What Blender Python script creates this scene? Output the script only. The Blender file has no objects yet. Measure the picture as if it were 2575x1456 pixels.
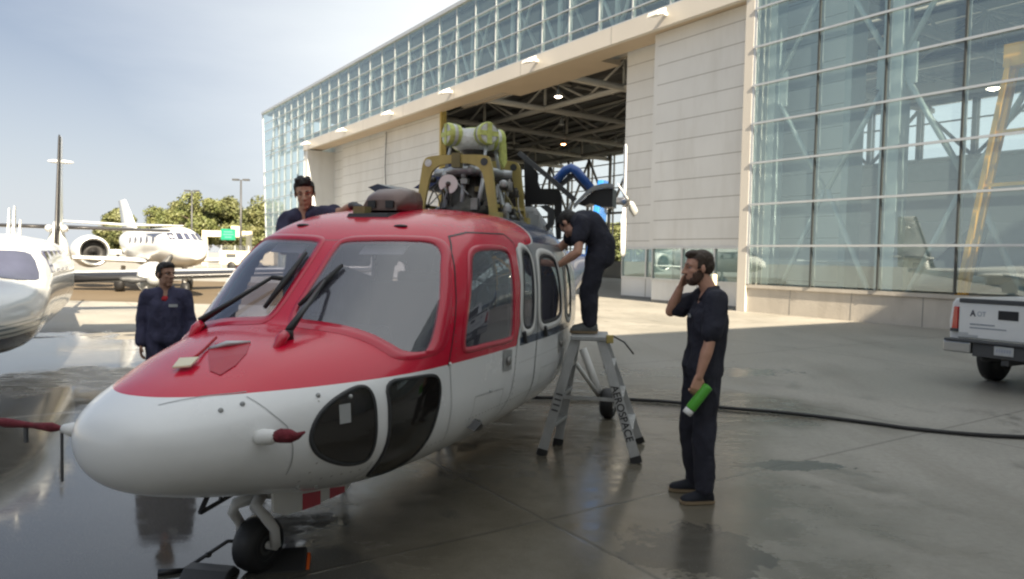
import bpy, bmesh, math, random
import numpy as np
from mathutils import Vector, Matrix, noise
from mathutils.geometry import delaunay_2d_cdt
from math import sin, cos, tan, atan2, sqrt, pi, radians

# ------------------------------------------------------------------ scene, camera, light
sc = bpy.context.scene
COL = sc.collection
sc.view_settings.view_transform = 'Standard'
sc.view_settings.look = 'None'
sc.view_settings.gamma = 1.0
sc.view_settings.exposure = 1.8
try:
    sc.cycles.use_denoising = True
    sc.cycles.denoiser = 'OPENIMAGEDENOISE'
    sc.cycles.max_bounces = 8
    sc.cycles.diffuse_bounces = 3
    sc.cycles.glossy_bounces = 4
    sc.cycles.transmission_bounces = 4
    sc.cycles.transparent_max_bounces = 24
    sc.cycles.sample_clamp_indirect = 6.0
    sc.cycles.caustics_reflective = False
    sc.cycles.caustics_refractive = False
    sc.cycles.filter_width = 2.3
except Exception as e:
    print(e)

CAM_H = 1.75
PITCH, ROLL = radians(2.47), 0.021
cam_d = bpy.data.cameras.new('camera')
cam = bpy.data.objects.new('camera', cam_d)
COL.objects.link(cam)
cam_d.sensor_width = 36.0
cam_d.lens = 36.0 * 1830.0 / 2575.0
cam_d.clip_start = 0.1
cam_d.clip_end = 4000
Fv = Vector((0, cos(PITCH), -sin(PITCH)))
R0 = Vector((1, 0, 0)); U0 = Vector((0, sin(PITCH), cos(PITCH)))
Rv = cos(ROLL) * R0 + sin(ROLL) * U0
Uv = -sin(ROLL) * R0 + cos(ROLL) * U0
m = Matrix(((Rv.x, Uv.x, -Fv.x, 0), (Rv.y, Uv.y, -Fv.y, 0), (Rv.z, Uv.z, -Fv.z, CAM_H), (0, 0, 0, 1)))
cam.matrix_world = m
sc.camera = cam

# building axes: D runs along the hangar front (away), N points into the hangar
TH = radians(34.0)
D = Vector((-sin(TH), cos(TH), 0)); N = Vector((cos(TH), sin(TH), 0)); Z = Vector((0, 0, 1))
def B(s, n, z): return D * s + N * n + Z * z

# sun: low, behind the camera, raking along the hangar front
SUN_EL = radians(34.5); PHI = radians(7.5)
Lh = (D * cos(PHI) + N * sin(PHI)).normalized()          # horizontal travel of the light
Ldir = (Lh * cos(SUN_EL) - Z * sin(SUN_EL)).normalized()
sd = bpy.data.lights.new('sun', 'SUN'); sd.energy = 5.0; sd.angle = radians(0.5); sd.color = (1.0, 0.86, 0.66)
sun = bpy.data.objects.new('sun', sd); COL.objects.link(sun)
sun.rotation_euler = Ldir.to_track_quat('-Z', 'Y').to_euler()
sun.location = (0, -20, 40)

world = bpy.data.worlds.new('World'); sc.world = world
world.use_nodes = True
wn = world.node_tree; wn.nodes.clear()
out = wn.nodes.new('ShaderNodeOutputWorld'); bg = wn.nodes.new('ShaderNodeBackground')
sky = wn.nodes.new('ShaderNodeTexSky'); sky.sky_type = 'NISHITA'; sky.sun_disc = False
sky.sun_elevation = SUN_EL
sky.sun_rotation = atan2(-Ldir.x, -Ldir.y)
sky.altitude = 0; sky.air_density = 1.1; sky.dust_density = 2.5; sky.ozone_density = 1.5
bg.inputs['Strength'].default_value = 0.066
# thin high cloud veils, thickening to the right and towards the horizon
tc = wn.nodes.new('ShaderNodeTexCoord'); mp = wn.nodes.new('ShaderNodeMapping')
mp.inputs['Scale'].default_value = (1.2, 1.2, 5.0); mp.inputs['Location'].default_value = (3.1, 0.4, 0.2)
nz = wn.nodes.new('ShaderNodeTexNoise'); nz.inputs['Scale'].default_value = 1.7; nz.inputs['Detail'].default_value = 7; nz.inputs['Roughness'].default_value = 0.55
rp = wn.nodes.new('ShaderNodeValToRGB'); rp.color_ramp.elements[0].position = 0.40; rp.color_ramp.elements[1].position = 0.75
sep = wn.nodes.new('ShaderNodeSeparateXYZ')
grad = wn.nodes.new('ShaderNodeMapRange')       # brighter veil to the east (right) side of the sky
grad.inputs['From Min'].default_value = -0.62; grad.inputs['From Max'].default_value = -0.12
grad.inputs['To Min'].default_value = 0.0; grad.inputs['To Max'].default_value = 0.95
mx = wn.nodes.new('ShaderNodeMath'); mx.operation = 'MULTIPLY_ADD'; mx.inputs[1].default_value = 0.16; mx.use_clamp = True
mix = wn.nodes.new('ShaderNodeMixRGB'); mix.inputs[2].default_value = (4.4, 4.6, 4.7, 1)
L = wn.links.new
L(tc.outputs['Generated'], mp.inputs[0]); L(mp.outputs[0], nz.inputs['Vector']); L(nz.outputs['Fac'], rp.inputs[0])
L(tc.outputs['Generated'], sep.inputs[0]); L(sep.outputs['X'], grad.inputs['Value'])
L(rp.outputs[0], mx.inputs[0]); L(grad.outputs[0], mx.inputs[2])
pale = wn.nodes.new('ShaderNodeMixRGB'); pale.inputs[0].default_value = 0.78; pale.inputs[2].default_value = (.86, 1.05, 1.52, 1)
hor = wn.nodes.new('ShaderNodeMapRange'); hor.inputs['From Min'].default_value = 0.34; hor.inputs['From Max'].default_value = 0.02; hor.inputs['To Max'].default_value = 0.62
mxh = wn.nodes.new('ShaderNodeMath'); mxh.operation = 'MAXIMUM'
L(sep.outputs['Z'], hor.inputs['Value']); L(mx.outputs[0], mxh.inputs[0]); L(hor.outputs[0], mxh.inputs[1])
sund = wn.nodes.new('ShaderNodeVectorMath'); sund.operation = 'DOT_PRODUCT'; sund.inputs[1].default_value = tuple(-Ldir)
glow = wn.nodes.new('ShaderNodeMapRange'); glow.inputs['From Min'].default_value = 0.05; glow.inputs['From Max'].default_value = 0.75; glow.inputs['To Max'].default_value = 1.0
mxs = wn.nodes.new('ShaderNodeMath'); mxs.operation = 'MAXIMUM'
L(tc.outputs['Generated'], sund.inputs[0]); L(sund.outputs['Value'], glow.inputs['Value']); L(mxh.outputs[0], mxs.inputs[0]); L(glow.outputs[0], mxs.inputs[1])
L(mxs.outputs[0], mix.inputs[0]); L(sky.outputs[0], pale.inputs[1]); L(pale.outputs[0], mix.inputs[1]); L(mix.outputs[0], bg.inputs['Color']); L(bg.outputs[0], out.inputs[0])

# ------------------------------------------------------------------ helpers
random.seed(7)
def V(*a): return Vector(a)
class MB:
    """collects shapes for ONE mesh object"""
    def __init__(s): s.v = []; s.f = []; s.m = []; s.sm = []; s.mi = 0; s.smooth = False
    def face(s, idx): s.f.append(tuple(idx)); s.m.append(s.mi); s.sm.append(s.smooth)
    def add(s, vs): n = len(s.v); s.v.extend([tuple(p) for p in vs]); return n
    def hexa(s, c):   # 8 corners: 0-3 bottom loop, 4-7 top loop
        n = s.add(c)
        for q in ((3, 2, 1, 0), (4, 5, 6, 7), (0, 1, 5, 4), (1, 2, 6, 5), (2, 3, 7, 6), (3, 0, 4, 7)): s.face([n + i for i in q])
        return s
    def box(s, c, hx, hy, hz):
        c = Vector(c)
        if not isinstance(hx, Vector): hx, hy, hz = V(hx, 0, 0), V(0, hy, 0), V(0, 0, hz)
        return s.hexa([c - hx - hy - hz, c + hx - hy - hz, c + hx + hy - hz, c - hx + hy - hz, c - hx - hy + hz, c + hx - hy + hz, c + hx + hy + hz, c - hx + hy + hz])
    def bb(s, a, b):  # axis aligned from corner to corner
        a, b = Vector(a), Vector(b); return s.box((a + b) / 2, abs(b.x - a.x) / 2, abs(b.y - a.y) / 2, abs(b.z - a.z) / 2)
    def B(s, s0, s1, n0, n1, z0, z1):   # box in hangar axes
        return s.box(B((s0 + s1) / 2, (n0 + n1) / 2, (z0 + z1) / 2), D * abs(s1 - s0) / 2, N * abs(n1 - n0) / 2, Z * abs(z1 - z0) / 2)
    def bar(s, p, q, w, h, up=Z):
        p, q = Vector(p), Vector(q); d = (q - p); x = d.normalized(); y = Vector(up).cross(x)
        if y.length < 1e-4: y = V(1, 0, 0).cross(x)
        y.normalize(); z = x.cross(y)
        return s.box((p + q) / 2, d / 2, y * w / 2, z * h / 2)
    def ring(s, c, x, y, r, n): return s.add([Vector(c) + x * (r * cos(2 * pi * k / n)) + y * (r * sin(2 * pi * k / n)) for k in range(n)])
    def bridge(s, a, b, n, closed=True):
        for k in range(n if closed else n - 1):
            j = (k + 1) % n; s.face((a + k, a + j, b + j, b + k))
    def tube(s, pts, r, n=8, caps=True):
        pts = [Vector(p) for p in pts]; rs = r if isinstance(r, (list, tuple)) else [r] * len(pts)
        sm = s.smooth; up = None; prev = None; first = None
        for i, p in enumerate(pts):
            t = (pts[min(i + 1, len(pts) - 1)] - pts[max(i - 1, 0)]).normalized()
            if up is None:
                up = t.orthogonal().normalized()
            else:
                up = (up - t * up.dot(t)).normalized()
            a = s.ring(p, up, t.cross(up), rs[i], n)
            if prev is None: first = a
            else:
                s.smooth = True; s.bridge(prev, a, n); s.smooth = sm
            prev = a
        if caps:
            s.face([first + n - 1 - k for k in range(n)]); s.face([prev + k for k in range(n)])
        return s
    def lathe(s, prof, o=(0, 0, 0), ax=(0, 0, 1), n=16, caps=True):
        o = Vector(o); ax = Vector(ax).normalized(); x = ax.orthogonal().normalized(); y = ax.cross(x); prev = None; sm = s.smooth
        for r, t in prof:
            a = s.ring(o + ax * t, x, y, max(r, 1e-4), n)
            if prev is not None:
                s.smooth = True; s.bridge(prev, a, n); s.smooth = sm
            else: first = a
            prev = a
        if caps:
            s.face([first + n - 1 - k for k in range(n)]); s.face([prev + k for k in range(n)])
        return s
    def loft(s, rings, caps=True, smooth=True):
        n = len(rings[0]); prev = None; sm = s.smooth
        for rg in rings:
            a = s.add(rg)
            if prev is None: first = a
            else:
                s.smooth = smooth; s.bridge(prev, a, n); s.smooth = sm
            prev = a
        if caps:
            s.face([first + n - 1 - k for k in range(n)]); s.face([prev + k for k in range(n)])
        return s
    def prism(s, poly, ext):
        ext = Vector(ext); n = len(poly); a = s.add(poly); b = s.add([Vector(p) + ext for p in poly])
        s.face([a + n - 1 - k for k in range(n)]); s.face([b + k for k in range(n)]); s.bridge(a, b, n); return s
    def ell(s, c, rx, ry, rz, nu=14, nv=9, M=None):
        c = Vector(c); rows = []; sm = s.smooth; s.smooth = True
        for j in range(nv + 1):
            th = pi * j / nv; row = []
            for i in range(nu):
                p = V(rx * sin(th) * cos(2 * pi * i / nu), ry * sin(th) * sin(2 * pi * i / nu), rz * cos(th))
                if M is not None: p = M @ p
                row.append(c + p)
            rows.append(s.add(row if 0 < j < nv else row[:1]))
        for j in range(nv):
            for i in range(nu):
                k = (i + 1) % nu
                if j == 0: s.face((rows[0], rows[1] + i, rows[1] + k))
                elif j == nv - 1: s.face((rows[j] + k, rows[j] + i, rows[nv]))
                else: s.face((rows[j] + i, rows[j + 1] + i, rows[j + 1] + k, rows[j] + k))
        s.smooth = sm; return s
    def build(s, name, mats, parent=None, bevel=0, sharp=None, M=None, loc=None):
        me = bpy.data.meshes.new(name)
        me.from_pydata(s.v, [], s.f)
        if not isinstance(mats, (list, tuple)): mats = [mats]
        for mt in mats: me.materials.append(mt)
        me.polygons.foreach_set('material_index', s.m)
        me.polygons.foreach_set('use_smooth', s.sm)
        if M is not None: me.transform(M)
        bm = bmesh.new(); bm.from_mesh(me); bmesh.ops.recalc_face_normals(bm, faces=bm.faces); bm.to_mesh(me); bm.free()
        me.update()
        o = bpy.data.objects.new(name, me); COL.objects.link(o)
        if parent is not None: o.parent = parent
        if loc is not None: o.location = loc
        if bevel:
            b = o.modifiers.new('bevel', 'BEVEL'); b.width = bevel; b.segments = 2; b.limit_method = 'ANGLE'; b.angle_limit = radians(40)
        return o
def tag(o, label=None, cat=None, group=None, kind=None):
    if label: o['label'] = label
    if cat: o['category'] = cat
    if group: o['group'] = group
    if kind: o['kind'] = kind
    return o
def empty(name, loc=(0, 0, 0), rz=0.0, label=None, cat=None, group=None):
    o = bpy.data.objects.new(name, None); COL.objects.link(o); o.location = loc; o.rotation_euler = (0, 0, rz)
    o.empty_display_size = 0.2
    return tag(o, label, cat, group)
def copy_tree(o, parent=None):
    c = o.copy(); COL.objects.link(c); c.parent = parent
    for ch in list(o.children): copy_tree(ch, c)
    return c

# ------------------------------------------------------------------ materials
def nodes(name):
    mt = bpy.data.materials.new(name); mt.use_nodes = True; nt = mt.node_tree
    return mt, nt, nt.nodes['Principled BSDF']
def pmat(name, col, rough=0.5, metal=0.0, var=0.0, vs=3.0, bump=0.0, bs=40.0, spec=None, coat=0.0, rvar=0.0, dirt=None, dscale=1.5, damt=0.0):
    mt, nt, b = nodes(name)
    b.inputs['Base Color'].default_value = (*col, 1); b.inputs['Roughness'].default_value = rough; b.inputs['Metallic'].default_value = metal
    if spec is not None: b.inputs['Specular IOR Level'].default_value = spec
    if coat: b.inputs['Coat Weight'].default_value = coat; b.inputs['Coat Roughness'].default_value = 0.06
    tcn = nt.nodes.new('ShaderNodeTexCoord')
    last = None
    if var or rvar:
        n = nt.nodes.new('ShaderNodeTexNoise'); n.inputs['Scale'].default_value = vs; n.inputs['Detail'].default_value = 6
        nt.links.new(tcn.outputs['Object'], n.inputs['Vector'])
        if var:
            mrg = nt.nodes.new('ShaderNodeMapRange'); mrg.inputs['From Min'].default_value = .25; mrg.inputs['From Max'].default_value = .75
            mrg.inputs['To Min'].default_value = 1 - var; mrg.inputs['To Max'].default_value = 1 + var
            nt.links.new(n.outputs['Fac'], mrg.inputs['Value'])
            hs_ = nt.nodes.new('ShaderNodeHueSaturation'); hs_.inputs['Color'].default_value = (*col, 1)
            nt.links.new(mrg.outputs[0], hs_.inputs['Value']); last = hs_.outputs[0]
        if rvar:
            m2 = nt.nodes.new('ShaderNodeMapRange'); m2.inputs['From Min'].default_value = .3; m2.inputs['From Max'].default_value = .7
            m2.inputs['To Min'].default_value = max(0.02, rough - rvar); m2.inputs['To Max'].default_value = rough + rvar
            nt.links.new(n.outputs['Fac'], m2.inputs['Value']); nt.links.new(m2.outputs[0], b.inputs['Roughness'])
    if dirt is not None:
        n2 = nt.nodes.new('ShaderNodeTexNoise'); n2.inputs['Scale'].default_value = dscale; n2.inputs['Detail'].default_value = 8; n2.inputs['Roughness'].default_value = .65
        mp2 = nt.nodes.new('ShaderNodeMapping'); mp2.inputs['Scale'].default_value = (1, 1, .22)
        nt.links.new(tcn.outputs['Object'], mp2.inputs[0]); nt.links.new(mp2.outputs[0], n2.inputs['Vector'])
        r = nt.nodes.new('ShaderNodeMapRange'); r.inputs['From Min'].default_value = .48; r.inputs['From Max'].default_value = .8; r.inputs['To Max'].default_value = damt
        nt.links.new(n2.outputs['Fac'], r.inputs['Value'])
        mc = nt.nodes.new('ShaderNodeMixRGB'); mc.inputs[1].default_value = (*col, 1); mc.inputs[2].default_value = (*dirt, 1)
        if last: nt.links.new(last, mc.inputs[1])
        nt.links.new(r.outputs[0], mc.inputs[0]); last = mc.outputs[0]
    if last: nt.links.new(last, b.inputs['Base Color'])
    if bump:
        nb = nt.nodes.new('ShaderNodeTexNoise'); nb.inputs['Scale'].default_value = bs; nb.inputs['Detail'].default_value = 4
        nt.links.new(tcn.outputs['Object'], nb.inputs['Vector'])
        bu = nt.nodes.new('ShaderNodeBump'); bu.inputs['Strength'].default_value = bump; bu.inputs['Distance'].default_value = .02
        nt.links.new(nb.outputs['Fac'], bu.inputs['Height']); nt.links.new(bu.outputs[0], b.inputs['Normal'])
    return mt
def glassmat(name, tint, refl=0.1, rough=0.01, haze=0.0, hcol=(.5, .5, .52), gcol=(1, 1, 1), bump=0.0):
    mt = bpy.data.materials.new(name); mt.use_nodes = True; nt = mt.node_tree; nt.nodes.clear()
    o = nt.nodes.new('ShaderNodeOutputMaterial'); t = nt.nodes.new('ShaderNodeBsdfTransparent'); t.inputs[0].default_value = (*tint, 1)
    g = nt.nodes.new('ShaderNodeBsdfGlossy'); g.inputs['Roughness'].default_value = rough; g.inputs[0].default_value = (*gcol, 1)
    fr = nt.nodes.new('ShaderNodeMath'); fr.operation = 'MULTIPLY_ADD'; fr.inputs[1].default_value = .85; fr.inputs[2].default_value = .04
    lw = nt.nodes.new('ShaderNodeLayerWeight'); lw.inputs['Blend'].default_value = .5; pw = nt.nodes.new('ShaderNodeMath'); pw.operation = 'POWER'; pw.inputs[1].default_value = 4.6
    nt.links.new(lw.outputs['Facing'], pw.inputs[0]); nt.links.new(pw.outputs[0], fr.inputs[0])
    ad = nt.nodes.new('ShaderNodeMath'); ad.operation = 'ADD'; ad.inputs[1].default_value = refl; ad.use_clamp = True
    mx_ = nt.nodes.new('ShaderNodeMixShader')
    nt.links.new(fr.outputs[0], ad.inputs[0]); nt.links.new(ad.outputs[0], mx_.inputs[0])
    if haze:
        d = nt.nodes.new('ShaderNodeBsdfDiffuse'); d.inputs[0].default_value = (*hcol, 1); m0 = nt.nodes.new('ShaderNodeMixShader'); m0.inputs[0].default_value = haze
        nt.links.new(t.outputs[0], m0.inputs[1]); nt.links.new(d.outputs[0], m0.inputs[2]); nt.links.new(m0.outputs[0], mx_.inputs[1])
    else: nt.links.new(t.outputs[0], mx_.inputs[1])
    if bump:
        tcn = nt.nodes.new('ShaderNodeTexCoord'); nb = nt.nodes.new('ShaderNodeTexNoise'); nb.inputs['Scale'].default_value = .5
        nt.links.new(tcn.outputs['Object'], nb.inputs['Vector']); bu = nt.nodes.new('ShaderNodeBump'); bu.inputs['Strength'].default_value = bump; bu.inputs['Distance'].default_value = .05
        nt.links.new(nb.outputs['Fac'], bu.inputs['Height']); nt.links.new(bu.outputs[0], g.inputs['Normal'])
    nt.links.new(g.outputs[0], mx_.inputs[2]); nt.links.new(mx_.outputs[0], o.inputs[0])
    return mt
def emat(name, col, st):
    mt, nt, b = nodes(name); b.inputs['Base Color'].default_value = (*col, 1)
    b.inputs['Emission Color'].default_value = (*col, 1); b.inputs['Emission Strength'].default_value = st; return mt
M = {}
M['panel'] = pmat('white_cladding', (.635, .645, .645), .45, var=.05, vs=.6, dirt=(.42, .41, .38), dscale=.8, damt=.5)
M['panel_in'] = pmat('inner_cladding', (.78, .80, .78), .6, var=.04, vs=.5)
M['seam'] = pmat('panel_joint', (.22, .215, .2), .7)
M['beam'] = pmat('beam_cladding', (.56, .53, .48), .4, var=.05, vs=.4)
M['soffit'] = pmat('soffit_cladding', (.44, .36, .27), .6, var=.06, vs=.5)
M['alu'] = pmat('aluminium_mullion', (.58, .60, .60), .32, .5, var=.05)
M['alud'] = pmat('dark_gasket', (.045, .05, .05), .4)
M['steel'] = pmat('painted_steel', (.54, .60, .60), .5, var=.06)
M['truss'] = pmat('truss_paint', (.44, .42, .38), .55, var=.08, vs=.7)
M['deck'] = pmat('roof_deck', (.13, .125, .12), .8, var=.15, vs=.8)
M['conc_wall'] = pmat('cast_concrete', (.50, .46, .40), .8, var=.08, vs=1.2, bump=.25, bs=12, dirt=(.25, .22, .18), dscale=1.2, damt=.55)
M['glass'] = glassmat('curtain_glass', (.84, .96, .95), .15, .004, haze=.20, hcol=(.44, .61, .64), gcol=(.92, 1, .99), bump=.006)
M['clear'] = glassmat('clear_glass', (.86, .9, .9), .02)
M['white'] = pmat('white_paint', (.74, .75, .74), .22, var=.03, vs=2, coat=.4, dirt=(.42, .41, .38), dscale=2.2, damt=.22)
M['white_m'] = pmat('matte_white_paint', (.70, .70, .68), .5, var=.04)
M['grey'] = pmat('grey_paint', (.33, .34, .34), .4, var=.08)
M['lgrey'] = pmat('light_grey_metal', (.50, .52, .53), .38, .4, var=.1, vs=9)
M['dgrey'] = pmat('dark_grey', (.06, .062, .065), .5, var=.1)
M['black'] = pmat('black_rubber', (.016, .016, .017), .55, var=.15, vs=8, rvar=.1)
M['blackp'] = pmat('black_paint', (.018, .018, .02), .35, var=.1)
M['metal'] = pmat('bare_metal', (.32, .31, .30), .38, .85, var=.3, vs=14, rvar=.12)
M['dmetal'] = pmat('oily_metal', (.085, .08, .07), .45, .6, var=.4, vs=16)
M['brass'] = pmat('zinc_chromate_primer', (.50, .40, .13), .5, var=.12, vs=6, dirt=(.16, .12, .05), dscale=5, damt=.6)
M['olive'] = pmat('olive_primer', (.20, .17, .07), .55, var=.2, vs=8)
M['bronze'] = pmat('weathered_bronze_fairing', (.17, .115, .10), .35, .25, var=.18, vs=5, dirt=(.07, .05, .05), dscale=4, damt=.6)
M['blue'] = pmat('blue_paint', (.025, .10, .36), .22, var=.06, coat=.5)
M['blueb'] = pmat('bright_blue_paint', (.02, .17, .55), .25, var=.05, coat=.4)
M['navy'] = pmat('navy_paint', (.012, .02, .055), .3, coat=.4)
M['redp'] = pmat('red_paint', (.52, .004, .034), .28, var=.05, coat=.5)
M['tape'] = pmat('yellow_green_tape', (.62, .68, .20), .55, var=.2, vs=18, bump=.6, bs=40)
M['wrap'] = pmat('white_plastic_wrap', (.74, .75, .72), .4, var=.12, vs=14, bump=.8, bs=24)
M['maroon'] = pmat('maroon_fabric', (.13, .010, .018), .85, var=.25, vs=22, bump=.5, bs=60)
M['red_f'] = pmat('red_ribbon', (.40, .012, .02), .8, var=.15, vs=20)
M['yellow'] = pmat('yellow_paint', (.95, .46, .02), .4, var=.08)
M['ivory'] = pmat('ivory_paint', (.72, .66, .48), .5, var=.06)
M['orange'] = pmat('orange_paint', (.75, .13, .02), .5)
M['green'] = pmat('bright_green_plastic', (.09, .40, .04), .4, var=.08, bump=.2)
M['skin_a'] = pmat('skin_light', (.56, .31, .215), .55, var=.10, vs=14, bump=.1, bs=120)
M['skin_b'] = pmat('skin_medium', (.50, .29, .195), .55, var=.10, vs=14, bump=.1, bs=120)
M['skin_c'] = pmat('skin_tan', (.34, .19, .13), .6, var=.10, vs=14)
M['hair'] = pmat('dark_hair', (.014, .011, .009), .6, var=.4, vs=60, bump=.45, bs=120)
M['hair_b'] = pmat('brown_hair', (.045, .029, .018), .6, var=.4, vs=60, bump=.45, bs=120)
M['beard'] = pmat('short_beard', (.085, .048, .032), .7, var=.45, vs=70, bump=.5, bs=140)
M['cov'] = pmat('navy_coverall_cloth', (.042, .042, .085), .85, var=.22, vs=9, bump=.5, bs=30)
M['cov_d'] = pmat('dark_navy_cloth', (.021, .022, .035), .85, var=.22, vs=9, bump=.5, bs=30)
M['cloth_red'] = pmat('red_tshirt', (.40, .02, .03), .85)
M['shoe'] = pmat('shoe_canvas', (.010, .012, .02), .8, var=.2, vs=20)
M['shoe_g'] = pmat('grey_shoe', (.12, .13, .13), .7, var=.4, vs=30)
M['sole'] = pmat('shoe_sole', (.24, .18, .11), .7)
M['eye'] = pmat('eye_dark', (.02, .015, .012), .1)
M['eyew'] = pmat('eye_white', (.34, .31, .29), .4)
M['chrome'] = pmat('brushed_chrome', (.45, .46, .46), .28, .9, var=.05)
M['taillight'] = pmat('red_lens', (.45, .01, .012), .12, coat=.8)
M['sign'] = pmat('green_sign', (.01, .22, .13), .4)
M['tarmac'] = pmat('brown_asphalt', (.115, .085, .05), .9, var=.15, vs=.3, bump=.2)
M['trunk'] = pmat('bark', (.09, .07, .05), .9, var=.2)
M['seat'] = pmat('grey_seat_cloth', (.09, .095, .1), .9, var=.15, vs=12)
M['lining'] = pmat('cabin_lining', (.11, .115, .13), .8, var=.08)
M['lamp_white'] = pmat('white_lamp_housing', (.8, .78, .72), .4)
def leafmat(name, c0, c1):
    mt, nt, b = nodes(name); tcn = nt.nodes.new('ShaderNodeTexCoord')
    n = nt.nodes.new('ShaderNodeTexNoise'); n.inputs['Scale'].default_value = .55; n.inputs['Detail'].default_value = 5
    r = nt.nodes.new('ShaderNodeValToRGB'); r.color_ramp.elements[0].position = .35; r.color_ramp.elements[0].color = (*c0, 1); r.color_ramp.elements[1].position = .68; r.color_ramp.elements[1].color = (*c1, 1)
    nt.links.new(tcn.outputs['Object'], n.inputs['Vector']); nt.links.new(n.outputs['Fac'], r.inputs[0]); nt.links.new(r.outputs[0], b.inputs['Base Color'])
    b.inputs['Roughness'].default_value = .6
    try: b.inputs['Subsurface Weight'].default_value = 0
    except Exception: pass
    return mt
M['leaf'] = leafmat('yellow_green_foliage', (.085, .105, .03), (.145, .15, .05))  # yellow-green leaf tones, varied by noise
M['leaf2'] = leafmat('olive_foliage', (.08, .095, .03), (.135, .135, .05))
# ------------------------------------------------------------------ ground
def ground_mat():
    mt, nt, b = nodes('wet_concrete'); ln = nt.links.new
    tcn = nt.nodes.new('ShaderNodeTexCoord'); P = tcn.outputs['Object']
    def math(op, a, b_=None, clamp=False):
        n = nt.nodes.new('ShaderNodeMath'); n.operation = op; n.use_clamp = clamp
        for i, x in enumerate((a, b_)):
            if x is None: continue
            if isinstance(x, (int, float)): n.inputs[i].default_value = x
            else: ln(x, n.inputs[i])
        return n.outputs[0]
    def rng(x, a, c, lo=0, hi=1, smooth=True):
        n = nt.nodes.new('ShaderNodeMapRange'); n.interpolation_type = 'SMOOTHSTEP' if smooth else 'LINEAR'
        n.inputs['From Min'].default_value = a; n.inputs['From Max'].default_value = c; n.inputs['To Min'].default_value = lo; n.inputs['To Max'].default_value = hi
        ln(x, n.inputs['Value']); return n.outputs[0]
    def noi(scale, det=6, rough=.55, dist=0, off=(0, 0, 0), st=(1, 1, 1), rot=0):
        mp_ = nt.nodes.new('ShaderNodeMapping'); mp_.inputs['Location'].default_value = off; mp_.inputs['Scale'].default_value = st; mp_.inputs['Rotation'].default_value = (0, 0, rot)
        ln(P, mp_.inputs[0]); n = nt.nodes.new('ShaderNodeTexNoise'); n.inputs['Scale'].default_value = scale; n.inputs['Detail'].default_value = det
        n.inputs['Roughness'].default_value = rough; n.inputs['Distortion'].default_value = dist; ln(mp_.outputs[0], n.inputs['Vector']); return n.outputs['Fac']
    def ellipse(cx, cy, rx, ry, ang=0):     # 1 at the centre, 0 on the rim, negative outside
        s_ = nt.nodes.new('ShaderNodeMapping'); s_.vector_type = 'TEXTURE'; s_.inputs['Location'].default_value = (cx, cy, 0); s_.inputs['Rotation'].default_value = (0, 0, ang); s_.inputs['Scale'].default_value = (rx, ry, 1e3)
        ln(P, s_.inputs[0]); l_ = nt.nodes.new('ShaderNodeVectorMath'); l_.operation = 'LENGTH'; ln(s_.outputs[0], l_.inputs[0])
        return math('SUBTRACT', 1.0, l_.outputs['Value'])
    def mixc(f, a, c):
        n = nt.nodes.new('ShaderNodeMixRGB'); ln(f, n.inputs[0])
        for i, x in ((1, a), (2, c)):
            if isinstance(x, tuple): n.inputs[i].default_value = (*x, 1)
            else: ln(x, n.inputs[i])
        return n.outputs[0]
    # slab joints, square to the hangar
    def coord(ax):
        n = nt.nodes.new('ShaderNodeVectorMath'); n.operation = 'DOT_PRODUCT'; n.inputs[1].default_value = ax; ln(P, n.inputs[0]); return n.outputs['Value']
    jm = None
    for ax, off in ((D, 1.35), (N, 2.3)):
        x = math('ADD', coord(ax), 1000 * 5.2 + off); x = math('PINGPONG', x, 2.6); j = rng(x, .0, .028, 1, 0)
        jm = j if jm is None else math('MAXIMUM', jm, j)
    big = noi(.35, 5, .6, .4); med = noi(1.6, 7, .6, .3, (3, 1, 0)); fine = noi(18, 6, .7); streak = noi(.9, 6, .6, .2, (5, 2, 0), (1, .22, 1), .9)
    base = mixc(rng(big, .3, .7), (.27, .255, .22), (.37, .35, .31)); base = mixc(rng(fine, .3, .75, 0, .45), base, (.20, .19, .165))
    base = mixc(rng(streak, .5, .72, 0, .35), base, (.17, .155, .125))
    # where the water lies: washed-down area round the helicopter, standing water to its left
    n1 = math('MULTIPLY', math('SUBTRACT', med, .5), 2.2); n2 = math('MULTIPLY', math('SUBTRACT', noi(.55, 4, .5, .6, (9, 4, 0)), .5), 2.0)
    dampf = math('MAXIMUM', ellipse(-3.2, 7.5, 6.6, 7.0, .2), ellipse(-.45, 4.0, 1.5, 4.4, -.2))
    dampf = math('MAXIMUM', dampf, ellipse(1.6, 8.7, 2.6, 1.4, .1))
    spotf = math('MAXIMUM', math('MAXIMUM', ellipse(1.16, 4.34, .46, .44, .2), ellipse(2.42, 6.26, .58, .16, .1)), math('MAXIMUM', ellipse(2.2, 8.6, 1.1, .3, .0), ellipse(3.0, 11.5, 1.6, .5, .2)))
    dmp = rng(math('ADD', math('MULTIPLY', dampf, 1.3), math('MULTIPLY', math('ADD', n1, n2), .34)), -.05, .35)
    spt = rng(math('ADD', math('MULTIPLY', spotf, 1.5), math('ADD', math('MULTIPLY', n1, .5), math('MULTIPLY', math('SUBTRACT', noi(4.2, 8, .65, .5, (7, 3, 0)), .5), 3.0))), .05, .2)
    pudf = math('MAXIMUM', ellipse(-4.6, 6.3, 4.3, 4.0, .3), ellipse(-1.9, 3.6, 1.6, 1.9, 0))
    spt = rng(math('ADD', math('MULTIPLY', spotf, 1.5), math('ADD', math('MULTIPLY', n1, .5), math('MULTIPLY', math('SUBTRACT', noi(4.2, 8, .65, .5, (7, 3, 0)), .5), 3.0))), .05, .2)
    pudf = math('MAXIMUM', pudf, ellipse(-8.5, 12.0, 5.0, 3.6, .2))
    pud = rng(math('ADD', math('MULTIPLY', pudf, 1.25), math('MULTIPLY', math('ADD', n1, n2), .95)), .05, .40)
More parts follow.
